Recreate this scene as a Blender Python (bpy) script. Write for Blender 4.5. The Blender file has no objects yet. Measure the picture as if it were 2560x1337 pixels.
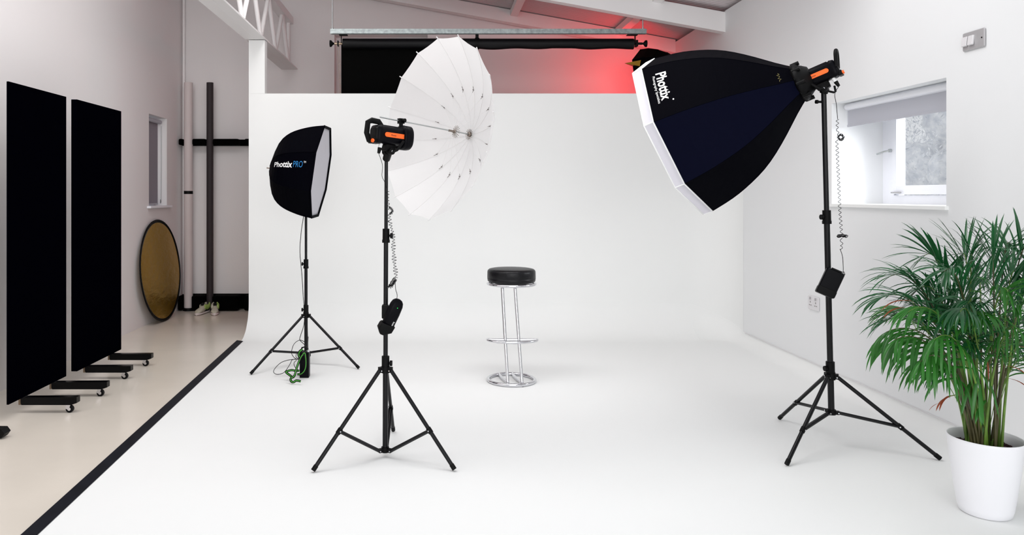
import bpy, math, random
from mathutils import Vector as V, Matrix
random.seed(7)
S = bpy.context.scene
COL = S.collection
PI = math.pi
F, H, PX, PY = 1840.0, 1.32, 1080.0, 487.0      # focal length in pixels, camera height, principal point

# ------------------------------------------------------------------ camera, world, lights
cd = bpy.data.cameras.new('camera'); cam = bpy.data.objects.new('camera', cd); COL.objects.link(cam)
cam.location = (0, 0, H); cam.rotation_euler = (PI/2, 0, 0)
cd.sensor_width = 36; cd.lens = F/2560*36
cd.shift_x = (1280-PX)/2560; cd.shift_y = -(668.5-PY)/2560
cd.clip_start = .05; cd.clip_end = 200
S.camera = cam
W = bpy.data.worlds.new('sky'); S.world = W; W.use_nodes = True
W.node_tree.nodes['Background'].inputs[0].default_value = (.93, .96, 1, 1)
W.node_tree.nodes['Background'].inputs[1].default_value = .80

def area(name, loc, target, sx, sy, power, col=(1, 1, 1), spread=PI):
    l = bpy.data.lights.new(name, 'AREA'); l.shape = 'RECTANGLE'; l.size = sx; l.size_y = sy
    l.energy = power; l.color = col; l.spread = spread
    o = bpy.data.objects.new(name, l); COL.objects.link(o); o.location = loc
    o.rotation_euler = (V(target)-V(loc)).to_track_quat('-Z', 'Y').to_euler(); return o
area('overhead_fill', (-.45, 3.75, 4.15), (-.4, 6.3, 0), 4.6, 1.2, 108, (1, .98, .97))  # added overhead fill that brightens the cove; no skylight modelled
area('front_fill', (.4, -3.6, 2.1), (-.8, 6.5, 2.0), 4.6, 2.4, 170, (1, .99, .98))  # added broad fill from behind the camera, aimed at the rear
area('right_window_daylight', (4.2, 4.3, 2.4), (2.9, 5.0, 1.5), 1.6, 1.4, 130, (.93, .96, 1))
red = area('red_gel_lamp', (2.27, 7.78, 2.60), (1.7, 8.6, 2.62), .36, .36, 6.8, (1, .0, .012), PI)
area('left_wall_fill', (-1.4, 5.9, 3.5), (-2.95, 6.9, .5), 1.4, .3, 6.5, (1, .97, .95), 2.2)  # added out-of-view fill to lift the dim left wall and floor
vs = S.view_settings; vs.view_transform = 'Standard'; vs.look = 'None'; vs.gamma = 1; vs.use_curve_mapping = False
vs.exposure = -.05

# ------------------------------------------------------------------ helpers
def at(x, y, Y): return V(((x-PX)*Y/F, Y, H-(y-PY)*Y/F))      # the point seen at a pixel, at distance Y
def srgb(h):
    c = [int(h[i:i+2], 16)/255 for i in (0, 2, 4)]
    return [x/12.92 if x < .04045 else ((x+.055)/1.055)**2.4 for x in c]
MT = {}
def mat(name, hexc, rough=.6, metal=0, spec=.5, sheen=0, bump=0, bscale=40, trans=0, var=0, vscale=5, coat=0, stretch=None, emit=0):
    m = bpy.data.materials.new(name); m.use_nodes = True; nt = m.node_tree; b = nt.nodes['Principled BSDF']
    c = srgb(hexc); b.inputs['Base Color'].default_value = (*c, 1)
    b.inputs['Roughness'].default_value = rough; b.inputs['Metallic'].default_value = metal
    b.inputs['Specular IOR Level'].default_value = spec
    b.inputs['Sheen Weight'].default_value = sheen; b.inputs['Coat Weight'].default_value = coat
    tc = nt.nodes.new('ShaderNodeTexCoord'); mp = nt.nodes.new('ShaderNodeMapping')
    nt.links.new(tc.outputs['Object'], mp.inputs['Vector'])
    if stretch: mp.inputs['Scale'].default_value = stretch
    if var:
        n = nt.nodes.new('ShaderNodeTexNoise'); n.inputs['Scale'].default_value = vscale; n.inputs['Detail'].default_value = 5
        nt.links.new(mp.outputs[0], n.inputs['Vector'])
        r = nt.nodes.new('ShaderNodeValToRGB'); r.color_ramp.elements[0].position = .3; r.color_ramp.elements[1].position = .7
        r.color_ramp.elements[0].color = (*[x*(1-var) for x in c], 1); r.color_ramp.elements[1].color = (*[min(1, x*(1+var)) for x in c], 1)
        nt.links.new(n.outputs['Fac'], r.inputs['Fac']); nt.links.new(r.outputs[0], b.inputs['Base Color'])
    if bump:
        n = nt.nodes.new('ShaderNodeTexNoise'); n.inputs['Scale'].default_value = bscale; n.inputs['Detail'].default_value = 4
        nt.links.new(mp.outputs[0], n.inputs['Vector'])
        bp = nt.nodes.new('ShaderNodeBump'); bp.inputs['Strength'].default_value = bump; bp.inputs['Distance'].default_value = .01
        nt.links.new(n.outputs['Fac'], bp.inputs['Height']); nt.links.new(bp.outputs[0], b.inputs['Normal'])
    if trans:
        t = nt.nodes.new('ShaderNodeBsdfTranslucent'); t.inputs[0].default_value = (*c, 1)
        mx = nt.nodes.new('ShaderNodeMixShader'); mx.inputs[0].default_value = trans
        out = nt.nodes['Material Output']
        nt.links.new(b.outputs[0], mx.inputs[1]); nt.links.new(t.outputs[0], mx.inputs[2]); nt.links.new(mx.outputs[0], out.inputs[0])
    if emit:
        b.inputs['Emission Color'].default_value = (*c, 1); b.inputs['Emission Strength'].default_value = emit
    MT[name] = m; return m
mat('right_wall_paint', 'ecedee', .7)
mat('wall_paint', 'ebe7e7', .75, bump=.05, bscale=90)
mat('cove_paint', 'f3f4f3', .6, spec=.3)
mat('floor_paint', 'e6ddd1', .2, spec=.5, var=.03, vscale=2.5, bump=.03, bscale=6)
mat('white_steel', 'f2f0f0', .45)
mat('roof_sheet', 'cfc6c8', .5)
mat('black_tape', '15161e', .6, spec=.15, var=.3, vscale=12)
mat('flat_black', '020206', .8, bump=.2, bscale=9, stretch=(1, 1, .4), spec=.0)
mat('wood_black', '020203', .3, spec=.15)
mat('cut_wood', '6f5c48', .7)
mat('rubber', '050506', .5, spec=.15)
mat('chrome', 'd8d8dc', .07, metal=1)
mat('steel', 'b9bdbd', .3, metal=1)
mat('galvanised', '9aa1a1', .38, metal=1, var=.25, vscale=30)
mat('gold_cloth', 'ab8420', .3, metal=.9, bump=.7, bscale=9, stretch=(1, 1, 2.4))
mat('gold_foil', 'a07a20', .35, metal=.6)
mat('tube_white', 'd6cbca', .6)
mat('tube_dark', '2b2326', .7)
mat('foam_black', '020202', .95, spec=.05, bump=.4, bscale=60)
mat('stand_black', '050509', .35, spec=.28)
mat('knob_black', '030304', .5, spec=.15)
mat('plastic_black', '030308', .42, spec=.1)
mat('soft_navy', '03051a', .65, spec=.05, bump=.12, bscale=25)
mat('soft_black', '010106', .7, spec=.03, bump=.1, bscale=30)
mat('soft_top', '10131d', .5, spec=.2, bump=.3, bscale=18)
mat('diffuser', 'e6e4ec', .8, trans=.25, bump=.2, bscale=14)
mat('umbrella_white', 'f1f0f0', .8, trans=.45)
mat('rib_white', 'f4f3f3', .5, trans=.3)
mat('rib_metal', '8a7f76', .35, metal=.8)
mat('joint_grey', '77706e', .5)
mat('orange', 'ff6a1c', .5)
mat('print_white', 'f2f2f2', .6)
mat('print_blue', '1f7fc4', .6)
mat('print_dark', '4a2a1c', .6)
mat('print_gold', '8d8350', .6)
mat('leather', '05050a', .38, spec=.3, bump=.15, bscale=60)
mat('backdrop_black', '020202', .95, spec=.1)
mat('roll_black', '060609', .5, spec=.2)
mat('brass_shaft', 'b9a68f', .3, metal=.8)
mat('pot_white', 'f4f4f8', .35)
mat('bark', '3a2023', .9, var=.5, vscale=60)
mat('leaf', '2c7022', .33, var=.35, vscale=6, trans=.3)
mat('leaf_dark', '1a5a2e', .27, var=.35, vscale=6, trans=.18, coat=.2)
mat('leaf_brown', '9a4b2c', .6, var=.3, vscale=20, trans=.2)
mat('stalk', '5d7f2c', .45, var=.35, vscale=14)
mat('stalk_dark', '4a4628', .5, var=.3, vscale=20)
mat('switch_grey', 'b3b1b3', .35, metal=.2)
mat('switch_white', 'dedcde', .35)
mat('blind_cloth', 'cfd0d8', .8, trans=.25)
mat('blind_grey', '8f8a93', .8)
mat('upvc', 'f4f5fb', .35)
mat('green_stripe', '52b83c', .6)
mat('shoe_grey', 'b9b5a6', .7, var=.15, vscale=30)
mat('shoe_green', '93ab5a', .6)
mat('green_led', '20d050', .4, emit=1.5)
mat('glare_pale_leaf', 'ecf0f8', .8, var=.22, vscale=7, bump=1, bscale=9)  # near-white: the glare washing out the foliage is put into its colour
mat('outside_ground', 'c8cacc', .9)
m = bpy.data.materials.new('glass'); m.use_nodes = True; nt = m.node_tree
g = nt.nodes.new('ShaderNodeBsdfGlossy'); g.inputs['Roughness'].default_value = .02
t = nt.nodes.new('ShaderNodeBsdfTransparent'); x = nt.nodes.new('ShaderNodeMixShader'); x.inputs[0].default_value = .08
nt.links.new(t.outputs[0], x.inputs[1]); nt.links.new(g.outputs[0], x.inputs[2]); nt.links.new(x.outputs[0], nt.nodes['Material Output'].inputs[0])
MT['glass'] = m

def frame(axis, up=(0, 0, 1)):
    a = V(axis).normalized(); u = V(up)
    if abs(a.dot(u)) > .99: u = V((0, 1, 0))
    s = a.cross(u).normalized(); return a, s, s.cross(a)
class MB:
    def __init__(s, M=None): s.v = []; s.f = []; s.mi = []; s.sm = []; s.M = M or Matrix(); s.mats = []
    def _m(s, m):
        if m not in s.mats: s.mats.append(m)
        return s.mats.index(m)
    def add(s, vs_, fs, m='', smooth=False):
        b = len(s.v); s.v += [s.M @ V(p) for p in vs_]; k = s._m(m)
        for f in fs: s.f.append([b+i for i in f]); s.mi.append(k); s.sm.append(smooth)
        return s
    def box(s, c, d, m='', R=None, bev=0):
        c = V(c); R = R or Matrix.Identity(3); hx, hy, hz = [q/2 for q in d]
        if not bev:
            vs_ = [c+R@V((sx*hx, sy*hy, sz*hz)) for sx in (-1, 1) for sy in (-1, 1) for sz in (-1, 1)]
            return s.add(vs_, [(0, 1, 3, 2), (4, 6, 7, 5), (0, 4, 5, 1), (2, 3, 7, 6), (0, 2, 6, 4), (1, 5, 7, 3)], m)
        # rounded box outline in local x-z, with chamfered y ends
        rings = []
        for yy, ins in ((-hy, bev*.6), (-hy+bev*.6, 0), (hy-bev*.6, 0), (hy, bev*.6)):
            r = []
            for cx, cz, a0 in ((hx-bev, hz-bev, 0), (-hx+bev, hz-bev, 90), (-hx+bev, -hz+bev, 180), (hx-bev, -hz+bev, 270)):
                for k in range(5):
                    an = math.radians(a0+k*22.5); rr = bev-ins*.8
                    r.append(c+R@V((cx+rr*math.cos(an), yy, cz+rr*math.sin(an))))
            rings.append(r)
        return s.loft(rings, m, caps=True, smooth=False)
    def loft(s, rings, m='', caps=True, smooth=True, closed=True):
        n = len(rings[0]); vs_ = [p for r in rings for p in r]; fs = []
        for i in range(len(rings)-1):
            for j in range(n if closed else n-1):
                k = (j+1) % n; fs.append((i*n+j, i*n+k, (i+1)*n+k, (i+1)*n+j))
        s.add(vs_, fs, m, smooth)
        if caps:
            s.add(rings[0], [tuple(range(n))[::-1]], m); s.add(rings[-1], [tuple(range(n))], m)
        return s
    def cyl(s, p0, p1, r0, r1=None, m='', n=16, smooth=True, caps=True):
        r1 = r0 if r1 is None else r1; p0 = V(p0); p1 = V(p1); a, u, w = frame(p1-p0)
        ring = lambda p, r: [p+r*(math.cos(2*PI*k/n)*u+math.sin(2*PI*k/n)*w) for k in range(n)]
        return s.loft([ring(p0, r0), ring(p1, r1)], m, caps, smooth)
    def lathe(s, o, axis, prof, m='', n=24, smooth=True, caps=False, up=(0, 0, 1)):
        a, u, w = frame(axis, up); o = V(o)
        return s.loft([[o+a*h+r*(math.cos(2*PI*k/n)*u+math.sin(2*PI*k/n)*w) for k in range(n)] for h, r in prof], m, caps, smooth)
    def tube(s, pts, r, m='', n=8, closed=False, caps=True, flat=1):
        pts = [V(p) for p in pts]; N = len(pts); rings = []; pu = None
        for i, p in enumerate(pts):
            if closed: t = pts[(i+1) % N]-pts[i-1]
            else: t = pts[min(i+1, N-1)]-pts[max(i-1, 0)]
            t.normalize()
            if pu is None: _, pu, _ = frame(t)
            pu = (pu-t*pu.dot(t)); 
            if pu.length < 1e-6: _, pu, _ = frame(t)
            pu.normalize(); w = t.cross(pu); rr = r[i] if isinstance(r, (list, tuple)) else r
            rings.append([p+rr*(math.cos(2*PI*k/n)*pu+flat*math.sin(2*PI*k/n)*w) for k in range(n)])
        if closed: rings.append(rings[0]); caps = False
        return s.loft(rings, m, caps, True)
    def sph(s, c, r, m='', n=12, sq=(1, 1, 1)):
        c = V(c); rings = []
        for i in range(n//2+1):
            th = PI*i/(n//2)
            rings.append([c+V((sq[0]*r*math.sin(th)*math.cos(2*PI*k/n), sq[1]*r*math.sin(th)*math.sin(2*PI*k/n), sq[2]*r*math.cos(th))) for k in range(n)])
        return s.loft(rings, m, False, True)
    def build(s, name, parent=None, label=None, cat=None, group=None, kind=None, merge=False):
        me = bpy.data.meshes.new(name); me.from_pydata([tuple(p) for p in s.v], [], s.f)
        for m_ in s.mats: me.materials.append(MT[m_])
        me.polygons.foreach_set('material_index', s.mi); me.polygons.foreach_set('use_smooth', s.sm); me.update()
        o = bpy.data.objects.new(name, me); COL.objects.link(o)
        if parent:
            o.parent = parent
            if parent.type == 'EMPTY': o.matrix_parent_inverse = Matrix.Translation(-parent.location)
        tag(o, label, cat, group, kind); return o
def tag(o, label=None, cat=None, group=None, kind=None):
    for k, v_ in (('label', label), ('category', cat), ('group', group), ('kind', kind)):
        if v_: o[k] = v_
def thing(name, loc, label, cat, group=None, kind=None):
    o = bpy.data.objects.new(name, None); COL.objects.link(o); o.location = loc; o.empty_display_size = .1
    tag(o, label, cat, group, kind); return o
def bez(p0, p1, p2, p3, n):
    return [V(p0)*(1-t)**3+V(p1)*3*t*(1-t)**2+V(p2)*3*t*t*(1-t)+V(p3)*t**3 for t in [i/n for i in range(n+1)]]
def smooth_path(pts, sub=6):
    pts = [V(p) for p in pts]; out = []
    for i in range(len(pts)-1):
        a, b, c, d = pts[max(i-1, 0)], pts[i], pts[i+1], pts[min(i+2, len(pts)-1)]
        for k in range(sub):
            t = k/sub
            out.append(.5*((2*b)+(c-a)*t+(2*a-5*b+4*c-d)*t*t+(3*b-a-3*c+d)*t**3))
    return out+[pts[-1]]
def text_mesh(body, bold=0.0):
    """2D outline mesh of a word: list of verts (x,y), faces; width normalised to its height 1"""
    cu = bpy.data.curves.new('word', 'FONT'); cu.body = body; cu.size = 1; cu.offset = bold; cu.resolution_u = 3
    ob = bpy.data.objects.new('word', cu); COL.objects.link(ob); bpy.context.view_layer.update()
    me = bpy.data.meshes.new_from_object(ob.evaluated_get(bpy.context.evaluated_depsgraph_get()))
    vs_ = [(v.co.x, v.co.y) for v in me.vertices]; fs = [tuple(p.vertices) for p in me.polygons]
    bpy.data.objects.remove(ob); bpy.data.curves.remove(cu); bpy.data.meshes.remove(me)
    x0 = min(v[0] for v in vs_); x1 = max(v[0] for v in vs_); y0 = min(v[1] for v in vs_); y1 = max(v[1] for v in vs_)
    return [((x-x0)/(x1-x0), (y-y0)/(y1-y0)) for x, y in vs_], fs, (x1-x0)/(y1-y0)

# ------------------------------------------------------------------ room
XL, XR, YB, YC = -2.90, 2.77, 8.55, 6.9
roofz = lambda X: 3.09+.182*(XR-X)
MB().box((0, 3.6, -.05), (6.6, 10.4, .1), 'floor_paint').build('floor', kind='structure', label='glossy pale beige painted floor left of the white cove', cat='floor')
def wall_with_hole(name, x0, x1, y0, y1, ztop, hy0, hy1, hz0, hz1, label):
    b = MB(); cx = (x0+x1)/2; w = x1-x0
    for a, c, z0, z1 in ((y0, hy0, 0, ztop), (hy1, y1, 0, ztop), (hy0, hy1, 0, hz0), (hy0, hy1, hz1, ztop)):
        b.box((cx, (a+c)/2, (z0+z1)/2), (w, c-a, z1-z0), 'right_wall_paint' if 'right' in name else 'wall_paint')
    return b.build(name, kind='structure', label=label, cat='wall')
wall_with_hole('wall_right', XR, XR+.42, -1, YB+.3, 3.06, 3.964, 5.10, 1.258, 1.952, 'white right wall with the deep window recess')
wall_with_hole('wall_left', XL-.25, XL, -1, YB+.3, 4.09, 7.54, 8.05, 1.20, 2.152, 'white left wall behind the two black flats')
b = MB()    # back wall, with a shallow blocked doorway behind the black drop
x0, x1, z1 = -1.134, -.051, 3.18
poly = lambda xs: [(x, 0) for x in xs]
for xa, xb, za in ((XL, x0, 0), (x1, XR, 0), (x0, x1, z1)):
    vs_ = []
    for y in (YB, YB+.28): vs_ += [(xa, y, za), (xb, y, za), (xb, y, roofz(xb)), (xa, y, roofz(xa))]
    b.add(vs_, [(0, 1, 2, 3), (7, 6, 5, 4), (0, 3, 7, 4), (1, 5, 6, 2), (0, 4, 5, 1), (3, 2, 6, 7)], 'wall_paint')
b.box(((x0+x1)/2, YB+.22, z1/2), (x1-x0, .12, z1), 'wall_paint')
b.build('wall_back', kind='structure', label='white back wall washed with red light beyond the cove', cat='wall')
# corrugated roof
b = MB(); ys = [4.4+i*.0115 for i in range(int(4.4/.0115))]; vs_ = []; fs = []
for i, y in enumerate(ys):
    dz = .006*(1 if (i//2) % 2 else -1)
    for X in (XL-.2, XR+.3): vs_.append((X, y, roofz(X)+dz+.012))
for i in range(len(ys)-1): fs.append((2*i, 2*i+1, 2*i+3, 2*i+2))
b.add(vs_, fs, 'roof_sheet')
b.box((0, 6.6, roofz(0)+.08), (6.15, 4.4, .05), 'roof_sheet', R=Matrix.Rotation(math.atan(.182), 3, 'Y'))
b.build('ceiling', kind='structure', label='white corrugated sheet roof sloping down to the right', cat='ceiling')
# rafters
def rafter(name, Y, d, zoff, h, label, xs=(XL, XR)):
    b = MB(); vs_ = []
    for y in (Y, Y+d):
        for X in xs: vs_ += [(X, y, roofz(X)+zoff), (X, y, roofz(X)+zoff-h)]
    b.add(vs_, [(0, 1, 3, 2), (4, 6, 7, 5), (0, 2, 6, 4), (1, 5, 7, 3), (0, 4, 5, 1), (2, 3, 7, 6)], 'white_steel')
    return b.build(name, kind='structure', label=label, cat='roof beam')
rafter('trim_1', 6.95, .09, -.045, .188, 'nearer white sloping roof beam carrying the backdrop rail')
rafter('trim_2', 8.37, .12, -.005, .145, 'farther white sloping roof beam against the back wall')
for k, (X, n) in enumerate(((.93, 'farther from the right wall'), (2.12, 'nearest the right wall'), (-.26, 'near the hanging rod'))):
    MB().add([(X+sx*.04, y, roofz(X)+dz-sx*.04*.182) for sx in (-1, 1) for y in (4.4, YB) for dz in (-.004, -.075)],
             [(0, 1, 3, 2), (4, 6, 7, 5), (0, 4, 5, 1), (2, 3, 7, 6), (0, 2, 6, 4), (1, 5, 7, 3)], 'white_steel').build(
        'trim_%d' % (3+k), kind='structure', label='white purlin running front to back under the roof sheet, '+n, cat='roof beam')
MB().box((XL+.012, 4.72, .98), (.024, .07, 1.96), 'upvc').build('trim_6', kind='structure', label='white upright door trim on the left wall at the picture edge', cat='trim')

# truss
tr = thing('roof_truss', (-1.68, 6.4, 2.78), 'white steel lattice truss running front to back above the cove post', 'truss', kind='structure')
b = MB(); b.box((-1.655, 6.05, 2.825), (.012, 5.0, .10), 'white_steel'); b.box((-1.70, 6.05, 2.782), (.10, 5.0, .012), 'white_steel')
b.box((-1.605, 6.05, 2.782), (.09, 5.0, .012), 'white_steel')
b.build('bottom_chord', tr)
b = MB(); b.box((-1.66, 6.05, 3.34), (.10, 5.0, .08), 'white_steel'); b.build('top_chord', tr)
z0, z1 = 2.86, 3.31
y = 8.48; MB().cyl((-1.655, y, z0), (-1.655, y, z1), .022, m='white_steel', n=8).build('upright', tr)
k = 0; step = .34
while y-step > 3.6:
    a = (-1.655, y-.03, z0 if k % 2 == 0 else z1); c = (-1.655, y-step, z1 if k % 2 == 0 else z0)
    MB().cyl(a, c, .022, m='white_steel', n=8).build('lattice_bar', tr); y -= step; k += 1

# ------------------------------------------------------------------ infinity cove
XE = -1.718
path = []      # (point, inward normal, radius)
for X in [XE+i*(XR-.35-XE)/14 for i in range(15)]: path.append((V((X, YC, 0)), V((0, -1, 0)), .30))
for k in range(1, 12):
    a = PI/2*k/12; path.append((V((XR-.35+.35*math.sin(a), YC-.35+.35*math.cos(a), 0)), V((-math.sin(a), -math.cos(a), 0)), .30-.2*k/12))
for Y in [YC-.35-i*(YC-.35+.9)/14 for i in range(15)]: path.append((V((XR-.0005, Y, 0)), V((-1, 0, 0)), .10))
rings = []
for p, n, r in path:
    rings.append([p+n*(r-r*math.sin(t))+V((0, 0, .004+r-r*math.cos(t))) for t in [PI/2*i/12 for i in range(13)]])
e = lambda Y: -1.559-.0455*(Y-2.858)
fl = [r[0] for r in rings]+[V((e(-.9), -.9, .004)), V((e(6.6), 6.6, .004))]
MB().add(fl, [tuple(range(len(fl)))[::-1]], 'cove_paint').build('floor_cove', kind='structure', label='white floor of the infinity cove', cat='floor')
topz = 2.27
def upright(b, seg, thick):
    vs_ = []
    for p, n, r in seg: vs_ += [p+V((0, 0, .004+r)), p+V((0, 0, topz)), p-n*.09+V((0, 0, topz)), p-n*.09]
    m1 = range(len(seg)-1)
    b.add(vs_, [(i*4, i*4+4, i*4+5, i*4+1) for i in m1], 'cove_paint', True)
    if thick: b.add(vs_, [(i*4+k, i*4+4+k, i*4+5+k, i*4+1+k) for i in m1 for k in (1, 2)], 'cove_paint')
b = MB(); b.loft(rings[:15], 'cove_paint', caps=False, closed=False); upright(b, path[:15], True)
b.add([(XE, YC, .3), (XE, YC, topz), (XE, YC+.09, topz), (XE, YC+.09, 0), (XE, YC-.3, 0)]+[(XE, YC-.3+.3*math.sin(t), .3-.3*math.cos(t)) for t in (.3, .7, 1.1, 1.4)],
      [(3, 2, 1, 0, 8, 7, 6, 5, 4)], 'cove_paint')
b.build('wall_cove_back', kind='structure', label='white back wall of the infinity cove curving down to its floor', cat='cove')
b = MB(); b.loft(rings[14:], 'cove_paint', caps=False, closed=False); upright(b, path[14:27], False)
b.build('wall_cove_right', kind='structure', label='white curved foot and rounded corner of the cove along the right wall', cat='cove')
MB().box(((-1.7175-1.567)/2, YC+.045, 2.77/2+topz/2), (.1505, .094, 2.77-topz), 'cove_paint').build('trim_7', kind='structure', label='white post rising from the cove edge to the truss', cat='post')
b = MB(); b.box((XR-.006, 2.9, .1), (.005, 7.2, .004), 'switch_white'); b.build('baseboard_right', kind='structure', label='thin seam where the cove meets the right wall', cat='trim')
b = MB(); vs_ = []
for i in range(25):
    Y = -.9+i*7.5/24; X = e(Y)
    for dx in (-.033, .033): vs_.append((X+dx, Y, .0062))
vs_ += [(e(6.66)-.033, 6.66, .0062), (e(6.62)+.033, 6.62, .0062)]
b.add(vs_, [(2*i, 2*i+1, 2*i+3, 2*i+2) for i in range(25)], 'black_tape')
b.build('floor_tape', label='long black tape strip edging the white cove floor', cat='tape')

# ------------------------------------------------------------------ windows
w = thing('window_1', (XR+.4, 4.53, 1.26), 'white window deep in the right wall recess', 'window', kind='structure')
X = 3.14
b = MB()
for y, dy, z, dz in ((5.04, .12, 1.605, .694), (4.024, .12, 1.605, .694), (4.53, .9, 1.288, .06), (4.53, .9, 1.922, .06)):
    b.box((X+.02, y, z), (.07, dy, dz), 'upvc')
b.build('window_frame', w)
b = MB()
for y, dy, z, dz in ((4.955, .05, 1.61, .57), (4.11, .05, 1.61, .57), (4.5325, .794, 1.352, .06), (4.5325, .794, 1.87, .05)):
    b.box((X+.0, y, z), (.06, dy, dz), 'upvc')
sash = b.build('sash', w)
MB().box((X, 4.53, 1.61), (.006, .80, .47), 'glass').build('pane', sash)
MB().cyl((X-.045, 4.96, 1.335), (X-.045, 4.86, 1.335), .005, m='switch_grey', n=8).box((X-.034, 4.9, 1.335), (.016, .03, .010), 'switch_grey').build('stay_bar', sash)
MB().tube([(X-.035, 4.985, 1.62), (X-.06, 5.01, 1.615), (X-.075, 5.07, 1.60)], .006, 'steel').cyl((X-.03, 4.985, 1.62), (X-.045, 4.985, 1.62), .012, m='steel').build('handle', sash)
MB().box((XR+.195, 4.532, 1.249), (.43, 1.17, .02), 'cove_paint').build('window_sill', w)
bl = thing('roller_blind', (2.87, 4.53, 1.94), 'white roller blind pulled a little way down the bright right window', 'blind')
MB().cyl((2.87, 4.01, 1.925), (2.87, 5.087, 1.925), .022, m='upvc').build('roller_tube', bl)
MB().box((2.872, 4.55, 1.845), (.003, 1.06, .11), 'blind_cloth').box((2.872, 4.55, 1.795), (.012, 1.06, .014), 'blind_cloth').build('fabric', bl)
w = thing('window_2', (XL-.15, 7.795, 1.2), 'small narrow window in the left wall above the gold reflector', 'window', kind='structure')
b = MB()
for y, dy, z, dz in ((8.02, .05, 1.67, .92), (7.57, .05, 1.67, .92), (7.795, .398, 1.235, .05), (7.795, .398, 2.10, .05)):
    b.box((XL-.16, y, z), (.05, dy, dz), 'upvc')
b.build('window_frame', w)
MB().box((XL-.165, 7.795, 1.67), (.006, .41, .83), 'glass').build('pane', w)
MB().box((XL-.06, 7.80, 1.195), (.20, .62, .022), 'upvc').build('window_sill', w)
bl = thing('roller_blind', (XL-.08, 7.795, 2.1), 'grey roller blind covering the small left wall window', 'blind')
MB().cyl((XL-.06, 7.55, 2.11), (XL-.06, 8.01, 2.11), .022, m='blind_cloth').build('roller_tube', bl)
MB().box((XL-.08, 7.77, 1.66), (.003, .44, .88), 'blind_grey').box((XL-.08, 7.77, 1.225), (.012, .44, .014), 'blind_cloth').build('fabric', bl)
MB().tube([(XL-.05, 8.02, 2.07), (XL-.05, 8.02, 1.6), (XL-.05, 8.015, 1.26), (XL-.05, 8.0, 1.23), (XL-.05, 7.995, 1.27)], .004, 'steel').build('chain', bl)

# outdoors seen through the right window
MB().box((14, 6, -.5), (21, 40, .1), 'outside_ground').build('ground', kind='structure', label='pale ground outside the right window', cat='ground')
def shrub(c, R, n, label, sd):
    random.seed(sd); t = thing('garden_tree', (c[0], c[1], -.45), label, 'tree')
    MB().tube([(c[0], c[1], -.45), (c[0]+.1, c[1], .6), (c[0], c[1]+.1, c[2])], [.12, .09, .05], 'glare_pale_leaf').build('trunk', t)
    b = MB()
    for i in range(16):
        d = V([random.gauss(0, 1) for _ in range(3)]).normalized()*R*.62*random.random()**.5; b.sph(V(c)+d, R*random.uniform(.2, .38), 'glare_pale_leaf', n=14)
    for i in range(n):
        d = V([random.gauss(0, 1) for _ in range(3)]).normalized()*R*random.random()**.4
        p = V(c)+V((d.x, d.y, d.z*.9)); a = V([random.gauss(0, 1) for _ in range(3)]).normalized(); a, u, v_ = frame(a); L = random.uniform(.025, .06)
        b.add([p-a*L, p+u*L*.35, p+a*L, p-u*L*.35], [(0, 1, 2, 3)], 'glare_pale_leaf')
    b.build('foliage', t)
shrub((10.0, 14.0, 2.2), 1.5, 7000, 'tree coloured pale as if in glare behind the glass of the right window', 3)
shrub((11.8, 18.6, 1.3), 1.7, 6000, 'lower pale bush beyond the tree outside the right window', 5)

# ------------------------------------------------------------------ sockets
def plate(name, Yc, zc, wy, hz, label, cat):
    t = thing(name, (XR, Yc, zc), label, cat)
    MB(Matrix.Translation((XR-.006, Yc, zc)) @ Matrix.Rotation(PI/2, 4, 'Z')).box((0, 0, 0), (wy, .010, hz), 'switch_grey' if 'switch' in name else 'switch_white', bev=.008).build('face_plate', t)
    return t
t = plate('light_switch', 3.753, 2.11, .153, .096, 'grey double light switch high on the right wall', 'switch')
for dy in (.025, -.03): pass
for dy in (.052, .008):
    MB(Matrix.Translation((XR-.016, 3.753+dy, 2.11)) @ Matrix.Rotation(PI/2, 4, 'Z') @ Matrix.Rotation(.12, 4, 'X')).box((0, 0, 0), (.036, .012, .05), 'switch_white', bev=.005).build('rocker', t)
for dy in (-.06, .0705): MB().cyl((XR-.010, 3.753+dy, 2.11), (XR-.0135, 3.753+dy, 2.11), .0035, m='rubber', n=8).build('screw', t)
t = plate('wall_socket', 5.33, .535, .15, .10, 'double white wall socket low on the right wall beside the tall stand', 'socket')
for dy in (.037, -.037):
    b = MB()
    for a, c, s1, s2 in ((0, .006, .006, .012), (.011, -.016, .011, .005), (-.011, -.016, .011, .005)):
        b.box((XR-.0115, 5.33+dy+a, .535+c), (.002, s1, s2), 'joint_grey')
    b.build('pin_holes', t)
    MB().box((XR-.014, 5.33+dy, .568), (.006, .012, .018), 'switch_grey').build('rocker', t)

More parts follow.
